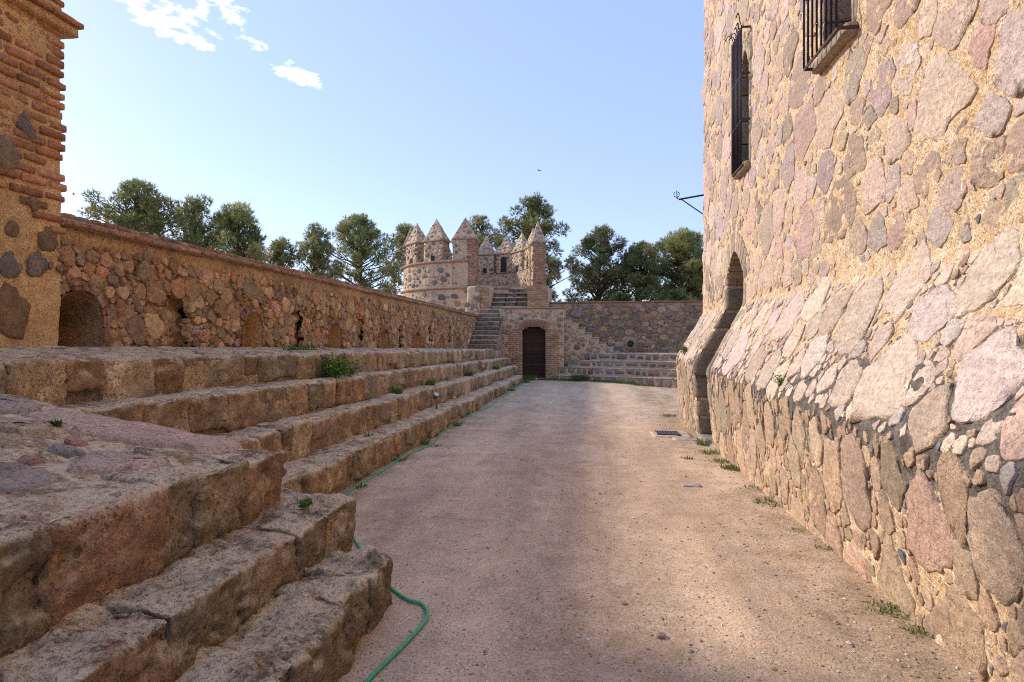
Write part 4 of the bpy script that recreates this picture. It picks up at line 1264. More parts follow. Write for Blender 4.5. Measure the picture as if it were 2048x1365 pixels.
def av_blk(u, v, r):
    x = -3.6 + u; z = v
    if x < -3.55 + r * .6 or u > 2.6 - r * .7 or z > BLK_TOP - 0.06 - r * .8: return True
    if DX0 - 0.70 - r * .5 < x < DX1 + 0.70 + r * .5 and z < DZS + 0.18: return True
    t = abs(x - xm)
    return t < hw + 0.25 and z < DZA + 0.36 + r * .7 - 0.15 * (t / hw) ** 2
st = rubble(2.62, BLK_TOP, (0.16, 0.11, 0.075, 0.045), (60, 150, 250, 300), 0.022, 12, 1.1, 1.15, 23, av_blk)
pal_fs = [(2, (0.322, 0.243, 0.166)), (1.5, (0.253, 0.194, 0.142)), (1.8, (0.460, 0.324, 0.199)), (1.2, (0.552, 0.389, 0.247)), (0.6, (0.345, 0.194, 0.114)), (0.4, (0.253, 0.221, 0.195))]
lay_stones(st, lambda u, v, h: np.stack([np.asarray(u) - 3.6, FY - 0.004 - h, np.asarray(v)], 1), lambda s: 0.02, lambda s, k: pick(pal_fs, rd), M['far_stone'], blk, 24)
obj('coping', *rough_block((-3.55, FY - 0.05, BLK_TOP - 0.02), (-0.95, FY + 0.35, BLK_TOP + 0.055), 0.02, 0.015, 0.09, 77), M['brick'], blk, (0.40, 0.27, 0.18))

# ------------------------------------------------------------------ narrow stairs from the terrace up to the block
ns = thing('stone_staircase', (-4.0, 22, EH - 0.3), 'narrow flight of grey stone stairs against the end of the parapet wall', 'stairs')
z0 = EH - 0.275; nst = 9; rise = (BLK_TOP + 0.02 - z0) / nst
for i in range(nst):
    y0 = 20.85 + i * 0.255
    zt = z0 + (i + 1) * rise
    xr = -3.42 - 0.02 * i
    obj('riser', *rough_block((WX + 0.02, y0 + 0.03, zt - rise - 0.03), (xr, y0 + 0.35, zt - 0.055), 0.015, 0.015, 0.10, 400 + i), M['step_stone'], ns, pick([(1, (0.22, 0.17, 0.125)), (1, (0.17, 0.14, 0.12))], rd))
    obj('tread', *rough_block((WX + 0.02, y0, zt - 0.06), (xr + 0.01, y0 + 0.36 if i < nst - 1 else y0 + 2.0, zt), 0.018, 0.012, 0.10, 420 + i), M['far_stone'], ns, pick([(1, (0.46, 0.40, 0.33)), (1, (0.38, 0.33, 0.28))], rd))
a = Acc(); a.add(*box((WX + 0.03, 23.2, 0.3), (-3.62, 25.0, BLK_TOP - 0.12)))
pr = []
for i in range(nst):
    pr += [(20.87 + i * 0.255, z0 + i * rise - 0.09), (20.87 + i * 0.255, z0 + (i + 1) * rise - 0.09)]
pr = np.array(pr); n = len(pr)
Vc = np.concatenate([np.stack([np.full(n, -3.45), pr[:, 0], pr[:, 1]], 1), np.stack([np.full(n, -3.45), pr[:, 0], np.zeros(n)], 1)])
a.add(Vc, [(i, i + 1, n + i + 1, n + i) for i in range(n - 1)])
a.add(*box((WX + 0.04, 20.9, 0.3), (-3.46, 23, z0 + 0.02)))
a.build('cheek', M['far_mortar'], ns)
for i in range(16):
    yy = 20.95 + 1.7 * rd.random(); zz = rd.uniform(0.6, z0 + (yy - 20.9) / 0.255 * rise - 0.15) if yy > 21.2 else rd.uniform(0.6, 1.1)
    th = np.linspace(0, 2 * math.pi, 12, endpoint=False); r = rd.uniform(0.06, 0.13)
    pts = np.stack([yy + r * np.cos(th) * (1 + .2 * np.sin(3 * th + i)), zz + r * np.sin(th)], 1)
    P, F = stone_geo((yy, zz, pts, r), lambda u, v, h: np.stack([-3.45 + h, u, v], 1), 0.02, 700 + i)
    obj('stone', P, F, M['far_stone'], ns, pick(pal_fs, rd))

# ------------------------------------------------------------------ upper stairs between brick cheeks, into the round tower
us_ = thing('tower_stairs', (-4.1, 25.5, BLK_TOP), 'short broad stairs between brick cheek walls leading into the round tower', 'stairs')
UX0, UX1 = -4.30, -2.62; n_u = 5; ur = (EH + 2.45 - BLK_TOP) / n_u
for i in range(n_u):
    y0 = 24.75 + i * 0.29
    for k in range(3):
        x0 = UX0 + k * (UX1 - UX0) / 3
        obj('tread', *rough_block((x0 + 0.008, y0 + rd.uniform(0, .02), BLK_TOP + i * ur - 0.1), (x0 + (UX1 - UX0) / 3 - 0.008, y0 + 0.6, BLK_TOP + (i + 1) * ur), 0.03, 0.03, 0.08, 440 + i * 3 + k), M['step_stone'], us_,
            pick([(1, (0.20, 0.15, 0.115)), (1, (0.25, 0.19, 0.14)), (1, (0.16, 0.13, 0.105))], rd))
for i in range(n_u):
    obj('nosing', *rough_block((UX0 + 0.01, 24.72 + i * 0.29, BLK_TOP + (i + 1) * ur - 0.055), (UX1 - 0.01, 24.9 + i * 0.29, BLK_TOP + (i + 1) * ur + 0.012), 0.02, 0.03, 0.07, 480 + i, 6), M['far_stone'], us_, pick([(1, (0.50, 0.40, 0.31)), (1, (0.42, 0.34, 0.27))], rd))
def brick_face(acc, origin, uvec, nvec, W_, H_, rnd, pal, course=0.085, L0=0.26, proud=0.03):
    o = np.array(origin, float); u = np.array(uvec, float); nn = np.array(nvec, float)
    z = 0.0; ci = 0
    while z < H_ - 0.03:
        d = 0.0; L = L0 * (0.5 if ci % 2 else 1)
        while d < W_ - 0.02:
            l = min(L * rnd.uniform(0.85, 1.1), W_ - d); L = L0
            p = proud * rnd.uniform(0.6, 1.2)
            q = [o + u * (d + 0.008) + np.array([0, 0, z + 0.012]), o + u * (d + l - 0.008) + np.array([0, 0, z + 0.012]),
                 o + u * (d + l - 0.008) + np.array([0, 0, z + course - 0.022]), o + u * (d + 0.008) + np.array([0, 0, z + course - 0.022])]
            V = [x - nn * 0.02 for x in q] + [x + nn * p for x in q]
            acc.add(np.array(V), [(4,5,6,7),(0,1,5,4),(1,2,6,5),(2,3,7,6),(3,0,4,7)], pick(pal, rnd))
            d += l + 0.004
        z += course; ci += 1
for side, (xa, xb, ya, hh) in enumerate(((-4.72, -4.31, 24.55, 1.12), (-2.61, -1.72, 24.35, 1.05))):
    cw = obj('cheek_wall', *rough_block((xa, ya, BLK_TOP - 0.3), (xb, ya + 2.2, BLK_TOP + hh), 0.02, 0.02, 0.12, 460 + side), M['far_mortar'], us_)
    a = Acc()
    brick_face(a, (xa, ya, BLK_TOP), (1, 0, 0), (0, -1, 0), xb - xa, hh, rd, pal_fb)
    if side == 1: brick_face(a, (xa, ya + 1.2, BLK_TOP), (0, -1, 0), (-1, 0, 0), 1.2, hh, rd, pal_fb)
    a.build('brickwork', M['brick'], cw, False, kind='stuff')
# rounded rubble pier left of the stairs
V, F = rough_block((-5.35, 24.5, EH + 0.6), (-4.70, 25.6, BLK_TOP + 1.12), 0.16, 0.06, 0.07, 470, 3)
V[:, 0] -= 0.10 * np.clip((BLK_TOP + 0.5 - V[:, 2]), 0, 1)
pier = obj('rubble_pier', V, F, M['far_mortar'], us_)
for k in range(14):
    xx = rd.uniform(-5.3, -4.75); zz = rd.uniform(BLK_TOP - 0.3, BLK_TOP + 1.05); r = rd.uniform(0.07, 0.14)
    th = np.linspace(0, 2 * math.pi, 12, endpoint=False)
    pts = np.stack([xx + r * np.cos(th) * 1.2, zz + r * np.sin(th) * (1 + .2 * np.cos(2 * th + k))], 1)
    P, F = stone_geo((xx, zz, pts, r), lambda u, v, h: np.stack([u, 24.5 - h, v], 1), 0.035, 720 + k)
    obj('stone', P, F, M['far_stone'], pier, pick(pal_fs, rd))

# ------------------------------------------------------------------ round tower with pointed merlons
RH = np.array([CS, SN, 0.0]); FH = np.array([-SN, CS, 0.0])
TC = RH * -1.95 + FH * 29.2
TA, TB = 3.3, 2.65
FLOOR, RING = EH + 2.47, EH + 3.72
tow = thing('round_tower', (TC[0], TC[1], 0), 'round open backed stone tower crowned by pointed merlons', 'tower')
CTRL = [(-33, 1.33, 27.5), (-5, 1.05, 28.9), (30, 0.52, 30.3), (57, -0.27, 31.1), (82, -1.44, 31.5), (112, -2.7, 31.6), (138, -3.85, 31.15), (162, -4.75, 30.2),
        (187, -5.2, 28.95), (212, -4.66, 27.85), (239, -3.58, 27.0), (265, -2.17, 26.5), (292, -0.5, 26.5)]
_cd = np.array([c_[0] for c_ in CTRL], float); _cx = np.array([c_[1] for c_ in CTRL]); _cy = np.array([c_[2] for c_ in CTRL])
_pd = np.concatenate([_cd - 360, _cd, _cd + 360]); _fine = np.arange(-360, 720, 1.0)
def _sm(v):
    q = np.interp(_fine, _pd, np.tile(v, 3))
    k_ = np.hanning(27); k_ /= k_.sum()
    return np.convolve(np.pad(q, 13, mode='edge'), k_, mode='valid')
_fx, _fy = _sm(_cx), _sm(_cy)
def ell(phi, off=0.0):
    d = np.degrees(np.asarray(phi, float))
    x = np.interp(d, _fine, _fx); y = np.interp(d, _fine, _fy)
    tx = np.interp(d + 2, _fine, _fx) - np.interp(d - 2, _fine, _fx); ty = np.interp(d + 2, _fine, _fy) - np.interp(d - 2, _fine, _fy)
    L = np.hypot(tx, ty) + 1e-9
    x = x + ty / L * off; y = y - tx / L * off
    return x[:, None] * RH + y[:, None] * FH
A0, A1 = math.radians(-37), math.radians(268)
def tw_surf(u, v, h):       # u = arc metres along the outside (from the left pier towards the left), v = z
    phi = A1 - np.asarray(u, float) / 3.0
    off = np.where(np.asarray(v) < FLOOR, 0.10, 0.0) + 0.38
    P = ell(phi, 0); Q = ell(phi, 1.0); N = Q - P; N = N / np.linalg.norm(N, axis=1, keepdims=True)
    P = P + N * (off + h)[:, None]
    P[:, 2] = v
    return P
def tower_ring(off, phis, zs, seed, amp=0.03):
    def fn(u, v):
        P = ell(u, off); P[:, 2] = v
        d = fbm(P * 2.6, 4, seed) * amp
        Q = P - TC; Q[:, 2] = 0; Q /= np.linalg.norm(Q, axis=1, keepdims=True)
        return P + Q * d[:, None]
    return grid(phis, zs, fn)
a = Acc()
ph = np.linspace(A0, A1, 150)
phf = np.linspace(0, 2 * math.pi, 160)
V, F = tower_ring(0.48, phf, np.arange(-0.1, FLOOR + 0.05, 0.12), 101); a.add(V, F)
V, F = tower_ring(0.38, ph, np.arange(FLOOR - 0.1, RING + 0.02, 0.10), 102); a.add(V, F)
V, F = tower_ring(-0.30, ph, np.arange(FLOOR - 0.1, RING + 0.02, 0.10), 103); a.add(V, F[:, ::-1])
i0 = ell(ph, -0.30); i1 = ell(ph, 0.38); i0[:, 2] = RING; i1[:, 2] = RING
n = len(ph); a.add(np.concatenate([i0, i1]), [(i, i + 1, n + i + 1, n + i) for i in range(n - 1)])
fl = ell(phf, 0.47); fl[:, 2] = FLOOR - 0.02; a.add(fl, [tuple(range(len(phf) - 1))])
a.build('wall', M['far_mortar'], tow)
for nm, zc, off, pp in (('cornice', RING, 0.38, ph), ('cornice', FLOOR, 0.46, phf)):
    prof = [(off - 0.05, zc - 0.07), (off + 0.06, zc - 0.06), (off + 0.10, zc), (off + 0.06, zc + 0.06), (off - 0.05, zc + 0.065)]
    V = []
    for (o_, z_) in prof:
        q = ell(pp, o_); q[:, 2] = z_ + 0.012 * np.sin(np.arange(len(pp)) * 2.3); V.append(q)
    m = len(pp); F = [(k * m + i, k * m + i + 1, (k + 1) * m + i + 1, (k + 1) * m + i) for k in range(4) for i in range(m - 1)]
    obj(nm, np.concatenate(V), F, M['brick'], tow, (0.43, 0.28, 0.18))
st = rubble(4.9, 5.3, (0.26, 0.18, 0.12, 0.08, 0.05), (40, 160, 400, 900, 1200), 0.035, 12, 1.1, 1.15, 31,
            lambda u, v, r: abs(v + 0.0 - FLOOR) < r + 0.1 or v > RING - 0.1 - r or (u < 0.75 and v > FLOOR))
pal_tw = [(2.2, (0.24, 0.20, 0.165)), (1.5, (0.19, 0.165, 0.15)), (2.4, (0.46, 0.34, 0.235)), (2, (0.56, 0.42, 0.29)), (0.8, (0.34, 0.19, 0.12)), (0.5, (0.25, 0.215, 0.18))]
lay_stones(st, tw_surf, lambda s: 0.02, lambda s, k: pick(pal_tw, rd), M['far_stone'], tow, 32, 230)
# inside face of the ring
def in_surf(u, v, h):
    phi = math.radians(130) - np.asarray(u, float) / 2.7
    P = ell(phi, -0.30 ); Q = ell(phi, 1.0); N = Q - P; N = N / np.linalg.norm(N, axis=1, keepdims=True)
    P = P - N * h[:, None]; P[:, 2] = FLOOR + v
    return P
st = rubble(7.4, 1.2, (0.12, 0.08, 0.05), (120, 400, 600), 0.03, 11, 1.1, 1.1, 35)
lay_stones(st, in_surf, lambda s: 0.02, lambda s, k: pick(pal_fs, rd), M['far_stone'], tow, 36, 60)
# merlons
MER = [(-33, 0.98, 1), (-5, 0.98, 0), (30, 0.98, 0), (57, 0.98, 0), (82, 1.0, 0), (112, 0.98, 0), (138, 0.98, 0), (162, 0.98, 0), (187, 1.0, 0), (212, 1.02, 0), (239, 1.06, 0), (265, 1.05, 2)]
rm = random.Random(71)
pal_qb = [(3, (0.42, 0.22, 0.125)), (2, (0.36, 0.18, 0.10)), (1, (0.48, 0.29, 0.18))]
for k, (deg, wd, pier_) in enumerate(MER):
    p0 = math.radians(deg)
    c = ell([p0], 0.04)[0]; t = ell([p0 + 0.01], 0.04)[0] - ell([p0 - 0.01], 0.04)[0]; t[2] = 0; t /= np.linalg.norm(t)
    if k == 0:
        t = ell([math.radians(-33)])[0] - ell([math.radians(-5)])[0]; t[2] = 0; t /= -np.linalg.norm(t)
    nrm = np.array([t[1], -t[0], 0.0])
    if np.dot(nrm, c - TC) < 0: nrm = -nrm
    hw, ht = wd / 2, 0.31
    zb = RING - 0.02 if pier_ == 0 else FLOOR - 0.1
    zs, zp = EH + 4.74 + rm.uniform(-0.03, 0.03), EH + 5.84 + rm.uniform(-0.05, 0.05)
    def loc(a_, b_, z_): return c + t * a_ + nrm * b_ + np.array([0, 0, z_ - c[2]])
    P, F = rough_block((-hw, -ht, zb), (hw, ht, zs), 0.02, 0.02, 0.14, 500 + k, 3)
    W3 = np.array([loc(p[0], p[1], p[2]) for p in P])
    mer = obj('merlon', W3, F, M['far_mortar'], tow)
    # ledge under the point
    P, F = rough_block((-hw - 0.05, -ht - 0.05, zs - 0.02), (hw + 0.05, ht + 0.05, zs + 0.07), 0.02, 0.012, 0.16, 520 + k, 4)
    obj('ledge', np.array([loc(*p) for p in P]), F, M['brick'], mer, (0.44, 0.31, 0.21))
    # pyramid with an uneven surface
    nr = 9; m = 16; V = []; F = []
    for r_ in range(nr + 1):
        f_ = 1 - r_ / nr
        for q in range(m):
            s_ = q / m * 4; e_ = int(s_); fr = s_ - e_
            cs4 = [(-1, -1), (1, -1), (1, 1), (-1, 1), (-1, -1)]
            ax = cs4[e_][0] + (cs4[e_ + 1][0] - cs4[e_][0]) * fr; ay = cs4[e_][1] + (cs4[e_ + 1][1] - cs4[e_][1]) * fr
            w_ = 1 + 0.035 * rm.uniform(-1, 1)
            V.append(loc(ax * (hw + 0.02) * f_ * w_, ay * (ht + 0.02) * f_ * w_, zs + 0.05 + (zp - zs - 0.05) * (1 - f_)))
    for r_ in range(nr):
        for q in range(m): F.append((r_ * m + q, r_ * m + (q + 1) % m, (r_ + 1) * m + (q + 1) % m, (r_ + 1) * m + q))
    obj('cap', np.array(V), F, M['far_mortar'], mer, (1, 1, 1), False)
    # stones on the visible faces and on the point
    acc = Acc()
    for fc in range(4):
        ax_, ay_ = [(t, nrm), (nrm, -t), (-t, -nrm), (-nrm, t)][fc]
        wv, dv = (hw, ht) if fc % 2 == 0 else (ht, hw)
        if np.dot(ay_[:2], -c[:2]) < -2: continue
        sts = rubble(2 * wv, zs - zb, (0.11, 0.075, 0.045), (20, 90, 140), 0.022, 10, 1.2, 1.15, 800 + k * 4 + fc)
        for q, s in enumerate(sts):
            V, F = stone_geo(s, lambda u, v, h: c[None] * np.array([1, 1, 0]) + np.outer(np.asarray(u) - wv, ax_) + np.outer(dv + h, ay_) + np.outer(zb + np.asarray(v), (0, 0, 1)), 0.014, k * 100 + q, rings=((1.0, -0.02), (0.9, 0.9)))
            acc.add(V, F, pick(pal_tw, rm))
        # sloping face
        H_ = zp - zs
        sts = rubble(2 * wv, H_, (0.10, 0.07, 0.045), (30, 120, 200), 0.018, 9, 1.5, 1.15, 900 + k * 4 + fc, lambda u, v, r: abs(u - wv) > wv * (1 - v / H_) - r * 1.1)
        for q, s in enumerate(sts):
            def mp(u, v, h):
                f_ = 1 - np.asarray(v) / H_
                return c[None] * np.array([1, 1, 0]) + np.outer(np.asarray(u) - wv, ax_) + np.outer((dv + 0.02) * f_ + h, ay_) + np.outer(zs + 0.05 + np.asarray(v) * (zp - zs - 0.05) / H_, (0, 0, 1))
            V, F = stone_geo(s, mp, 0.016, k * 100 + q + 50, rings=((1.0, -0.02), (0.9, 0.9)))
            acc.add(V, F, pick(pal_tw + [(2, (0.40, 0.30, 0.22))], rm))
    acc.build('stone_fill', M['far_stone'], mer, kind='stuff')
    # brick quoins of the two gorge piers
    if pier_:
        a = Acc()
        H2 = zs - zb
        if pier_ == 1:
            e_ = loc(-hw, ht, 0) if np.dot(-t, -c) > 0 else loc(hw, ht, 0)
            for (o_, u_, n_, w_) in ((loc(-hw, -ht, zb), nrm, -t, 2 * ht), (loc(hw, ht, zb), -nrm, t, 2 * ht), (loc(hw, -ht, zb), -t, -nrm, 0.3)):
                brick_face(a, o_, u_, n_, w_, H2, rm, pal_qb, 0.092)
        else:
            for (o_, u_, n_, w_) in ((loc(hw, ht, zb), -nrm, t, 2 * ht), (loc(-hw, -ht, zb), nrm, -t, 2 * ht), (loc(hw, ht, zb), -t, nrm, 0.36), (loc(hw, -ht, zb), -t, -nrm, 0.36)):
                brick_face(a, o_, u_, n_, w_, H2, rm, pal_qb, 0.092)
        a.build('brickwork', M['brick'], mer, False, kind='stuff')
    elif k in (1, 2, 3, 4, 8, 9, 10):            # loophole
        isd = -1 if k in (1, 2, 3, 4) else 1
        hwd, hht = ((0.06, 0.34) if k in (1, 8) else (0.17, 0.5) if k == 3 else (0.10, 0.16))
        P, F = box((-hwd, ht * isd - 0.012 if isd > 0 else -ht - 0.03, RING + 0.06), (hwd, ht * isd + 0.03 if isd > 0 else -ht + 0.012, RING + 0.06 + 2 * hht * 0.8))
        obj('loophole', np.array([loc(*p) for p in P]), F, M['dark'], mer, (1, 1, 1), False)

# ------------------------------------------------------------------ boundary wall at the far end
FWY = 24.6
bw = thing('boundary_wall', (2.5, FWY + 0.3, 0), 'dark rubble boundary wall below the pines at the courtyard end', 'wall')
BW_TOP = EH + 1.66
def bw_map(u, v, h): return np.stack([np.asarray(u) - 1.7, FWY - h, np.asarray(v) + 0.9], 1)
def bw_core(u, v):
    P = np.stack([u, np.full_like(u, FWY), v], 1)
    P[:, 1] -= fbm(P * 3, 4, 111) * 0.04 + fbm(P * 12, 3, 112) * 0.015
    return P
BHOLES = [(1.74, EH - 0.10, 0.13), (4.18, EH - 0.16, 0.10)]
V, F = grid(np.arange(-1.7, 9, 0.06), np.arange(-0.1, BW_TOP, 0.06), bw_core, lambda u, v: ~(((np.abs(u - BHOLES[0][0]) < 0.16) & (np.abs(v - BHOLES[0][1]) < 0.16)) | ((np.abs(u - BHOLES[1][0]) < 0.10) & (np.abs(v - BHOLES[1][1]) < 0.2))))
a = Acc(); a.add(V, F); a.add(*box((-1.7, FWY + 0.5, -0.1), (9, FWY + 0.6, BW_TOP))); a.add(*box((-1.7, FWY + 0.03, BW_TOP - 0.03), (9, FWY + 0.6, BW_TOP - 0.001)))
a.build('wall', M['dark_mortar'], bw)
obj('coping', *rough_block((-1.7, FWY - 0.05, BW_TOP - 0.01), (9, FWY + 0.6, BW_TOP + 0.07), 0.02, 0.02, 0.12, 13, 3), M['brick'], bw, (0.30, 0.18, 0.11))
rw = random.Random(91)
for k, (hx, hz, hr) in enumerate(BHOLES):
    if k == 0:
        th = np.linspace(0, 2 * math.pi, 16, endpoint=False); V = []
        for (r_, y_) in ((0.27, FWY - 0.01), (0.25, FWY - 0.05), (0.14, FWY - 0.05), (0.12, FWY + 0.35)):
            for t_ in th: V.append((hx + r_ * math.cos(t_), y_, hz + r_ * math.sin(t_)))
        F = [(r_ * 16 + i, r_ * 16 + (i + 1) % 16, (r_ + 1) * 16 + (i + 1) % 16, (r_ + 1) * 16 + i) for r_ in range(3) for i in range(16)]
        obj('loophole_ring', np.array(V), F, M['far_stone'], bw, (0.33, 0.27, 0.21))
    else:
        obj('lintel', *rough_block((hx - 0.25, FWY - 0.05, hz + 0.18), (hx + 0.25, FWY + 0.3, hz + 0.36), 0.03, 0.02, 0.07, 9), M['far_stone'], bw, (0.42, 0.30, 0.22))
        for s_ in (-1, 1):
            obj('jamb_stone', *rough_block((hx + s_ * 0.2 - 0.10, FWY - 0.045, hz - 0.2), (hx + s_ * 0.2 + 0.10, FWY + 0.3, hz + 0.175), 0.03, 0.02, 0.07, 19 + s_), M['far_stone'], bw, (0.30, 0.25, 0.2))
def av_bw(u, v, r):
    x = u - 1.7; z = v + 0.9
    if z > BW_TOP - 0.05 - r * 0.7: return True
    return any(abs(x - hx) < 0.3 + r * .6 and abs(z - hz) < 0.3 + r * .6 for hx, hz, _ in BHOLES)
st = rubble(8.0, 2.3, (0.16, 0.11, 0.075, 0.05, 0.03), (90, 500, 1100, 1800, 1500), 0.004, 13, 1.4, 1.4, 41, av_bw, 0.08, touch=0.72)
pal_bw = [(2, (0.392, 0.261, 0.163)), (1.4, (0.460, 0.308, 0.196)), (1.6, (0.308, 0.230, 0.166)), (1.2, (0.261, 0.210, 0.173)), (1, (0.350, 0.214, 0.130)), (0.8, (0.510, 0.362, 0.236)), (0.7, (0.426, 0.292, 0.223))]
lay_stones(st, bw_map, lambda s: 0.03 + 0.15 * s[3], lambda s, k: pick(pal_bw, rw, 0.15), M['wall_stone'], bw, 42, 300, rings=((1.0, -0.05), (1.0, 0.55), (0.92, 0.95), (0.5, 1.05)), flat=True)

# ------------------------------------------------------------------ corner terrace with four courses of steps on the right
ct = thing('corner_terrace', (1.5, 22.8, 0), 'four grey stone steps rising to a terrace under the boundary wall', 'steps')
CA = np.array([-1.35, 22.35]); CB = np.array([3.0, 20.75])
cdir = (CB - CA) / np.linalg.norm(CB - CA); cnor = np.array([-cdir[1], cdir[0]])
if cnor[1] < 0: cnor = -cnor
CL = 7.5
CZ = [EH - 1.30, EH - 1.0, EH - 0.735, EH - 0.455]
CS0 = [0.0, 0.05, 0.30, 1.1]
def ct_pt(s, d, z): 
    return np.stack([CA[0] + cdir[0] * s + cnor[0] * d, CA[1] + cdir[1] * s + cnor[1] * d, z], 1)
for i in range(4):
    zt = CZ[i]; zl = CZ[i - 1] if i else -0.2
    d0 = i * 0.33
    def cc(u, v, zt=zt, zl=zl, d0=d0, i=i):
        dep = 0.4 if i < 3 else 3.4
        d = np.where(v < 1, d0, d0 + dep * (v - 1)); z = np.where(v < 1, zl - 0.05 + (zt - zl + 0.05) * v, zt)
        P = ct_pt(u, d, z); q = fbm(P * 4, 3, 120 + i) * 0.02
        P[:, 0] -= cnor[0] * q; P[:, 1] -= cnor[1] * q; P[:, 2] += np.where(v >= 1, q * .4, 0)
        return P
    V, F = grid(np.arange(CS0[i], CL, 0.09), np.concatenate([np.linspace(0, 1, 6), np.linspace(1.05, 2, 8)]), cc)
    e = V[:14]; b2 = e.copy(); b2[:, 2] = -0.2
    a = Acc(); a.add(V, F); a.add(np.concatenate([e, b2]), [(k, k + 1, 14 + k + 1, 14 + k) for k in range(13)])
    stp = a.build('step', M['far_mortar'], ct)
    s = CS0[i] + 0.02
    while s < CL - 0.2:
        L = rw.uniform(0.16, 0.46)
        h0 = zl + rw.uniform(0.03, 0.07); h1 = zt - rw.uniform(0.04, 0.075)
        if h1 - h0 > 0.05:
            P, F = rough_block((s, d0 - 0.022, h0), (s + L, d0 + 0.12, h1), 0.05, 0.02, 0.075, rw.randint(0, 9999), 6)
            P = ct_pt(P[:, 0], P[:, 1], P[:, 2])
            obj('stone', P, F, M['far_stone'], stp, pick([(2, (0.25, 0.205, 0.165)), (1.5, (0.31, 0.25, 0.195)), (1, (0.19, 0.165, 0.14)), (0.6, (0.30, 0.17, 0.13)), (0.5, (0.22, 0.215, 0.22))], rw))
        s += L + rw.uniform(0.03, 0.07)
    # pale worn nosing slabs
    s = CS0[i]
    while s < CL - 0.2:
        L = rw.uniform(0.5, 1.1)
        P, F = rough_block((s, d0 - 0.03, zt - 0.045), (min(s + L, CL), d0 + 0.38, zt + 0.008), 0.016, 0.026, 0.09, rw.randint(0, 9999), 5)
        P = ct_pt(P[:, 0], P[:, 1], P[:, 2])
        obj('nosing', P, F, M['far_stone'], stp, pick([(1, (0.46, 0.38, 0.30)), (1, (0.40, 0.33, 0.26))], rw))
        s += L + 0.01

# ------------------------------------------------------------------ side stairs running down along the boundary wall
ss = thing('side_stairs', (0.1, 24.0, 0), 'stone side stairs descending from the door block along the boundary wall', 'stairs')
n_s = 8; sx0, sx1 = -1.0, 1.26; sz0, sz1 = EH + 0.98, EH - 0.40
SSY = 23.25
prof = []
for i in range(n_s):
    xa = sx0 + (sx1 - sx0) * i / n_s; zt = sz0 + (sz1 - sz0) * i / (n_s - 1) if n_s > 1 else sz0
    xb = sx0 + (sx1 - sx0) * (i + 1) / n_s
    prof.append((xa, xb, zt))
    obj('tread', *rough_block((xa - 0.02, SSY - 0.02, zt - 0.07), (xb + 0.015, FWY + 0.01, zt), 0.02, 0.014, 0.09, 540 + i), M['far_stone'], ss, pick([(1, (0.40, 0.34, 0.28)), (1, (0.33, 0.28, 0.24))], rw))
a = Acc()
for (xa, xb, zt) in prof:
    V, F = grid(np.linspace(xa, xb, 6), np.linspace(0, 1, 30), lambda u, v, zt=zt: np.stack([u, SSY + 0.01 - 0.02 * fbm(np.stack([u * 4, v * 6, v], 1), 3, 9), -0.1 + (zt + 0.04) * v], 1))
    a.add(V, F)
    a.add(*box((xa, SSY + 0.05, -0.1), (xb, FWY + 0.005, zt - 0.06)))
a.build('wall', M['far_mortar'], ss)
st = rubble(sx1 - sx0, 2.5, (0.14, 0.10, 0.065, 0.04), (50, 140, 220, 250), 0.03, 12, 1.2, 1.12, 45,
            lambda u, v, r: v > sz0 - 0.14 - r + (sz1 - sz0) * (u + 0.5 * r) / (sx1 - sx0) - 0.02)
lay_stones(st, lambda u, v, h: np.stack([np.asarray(u) + sx0, SSY - h, np.asarray(v)], 1), lambda s: 0.02, lambda s, k: pick(pal_fs, rw), M['far_stone'], ss, 46)

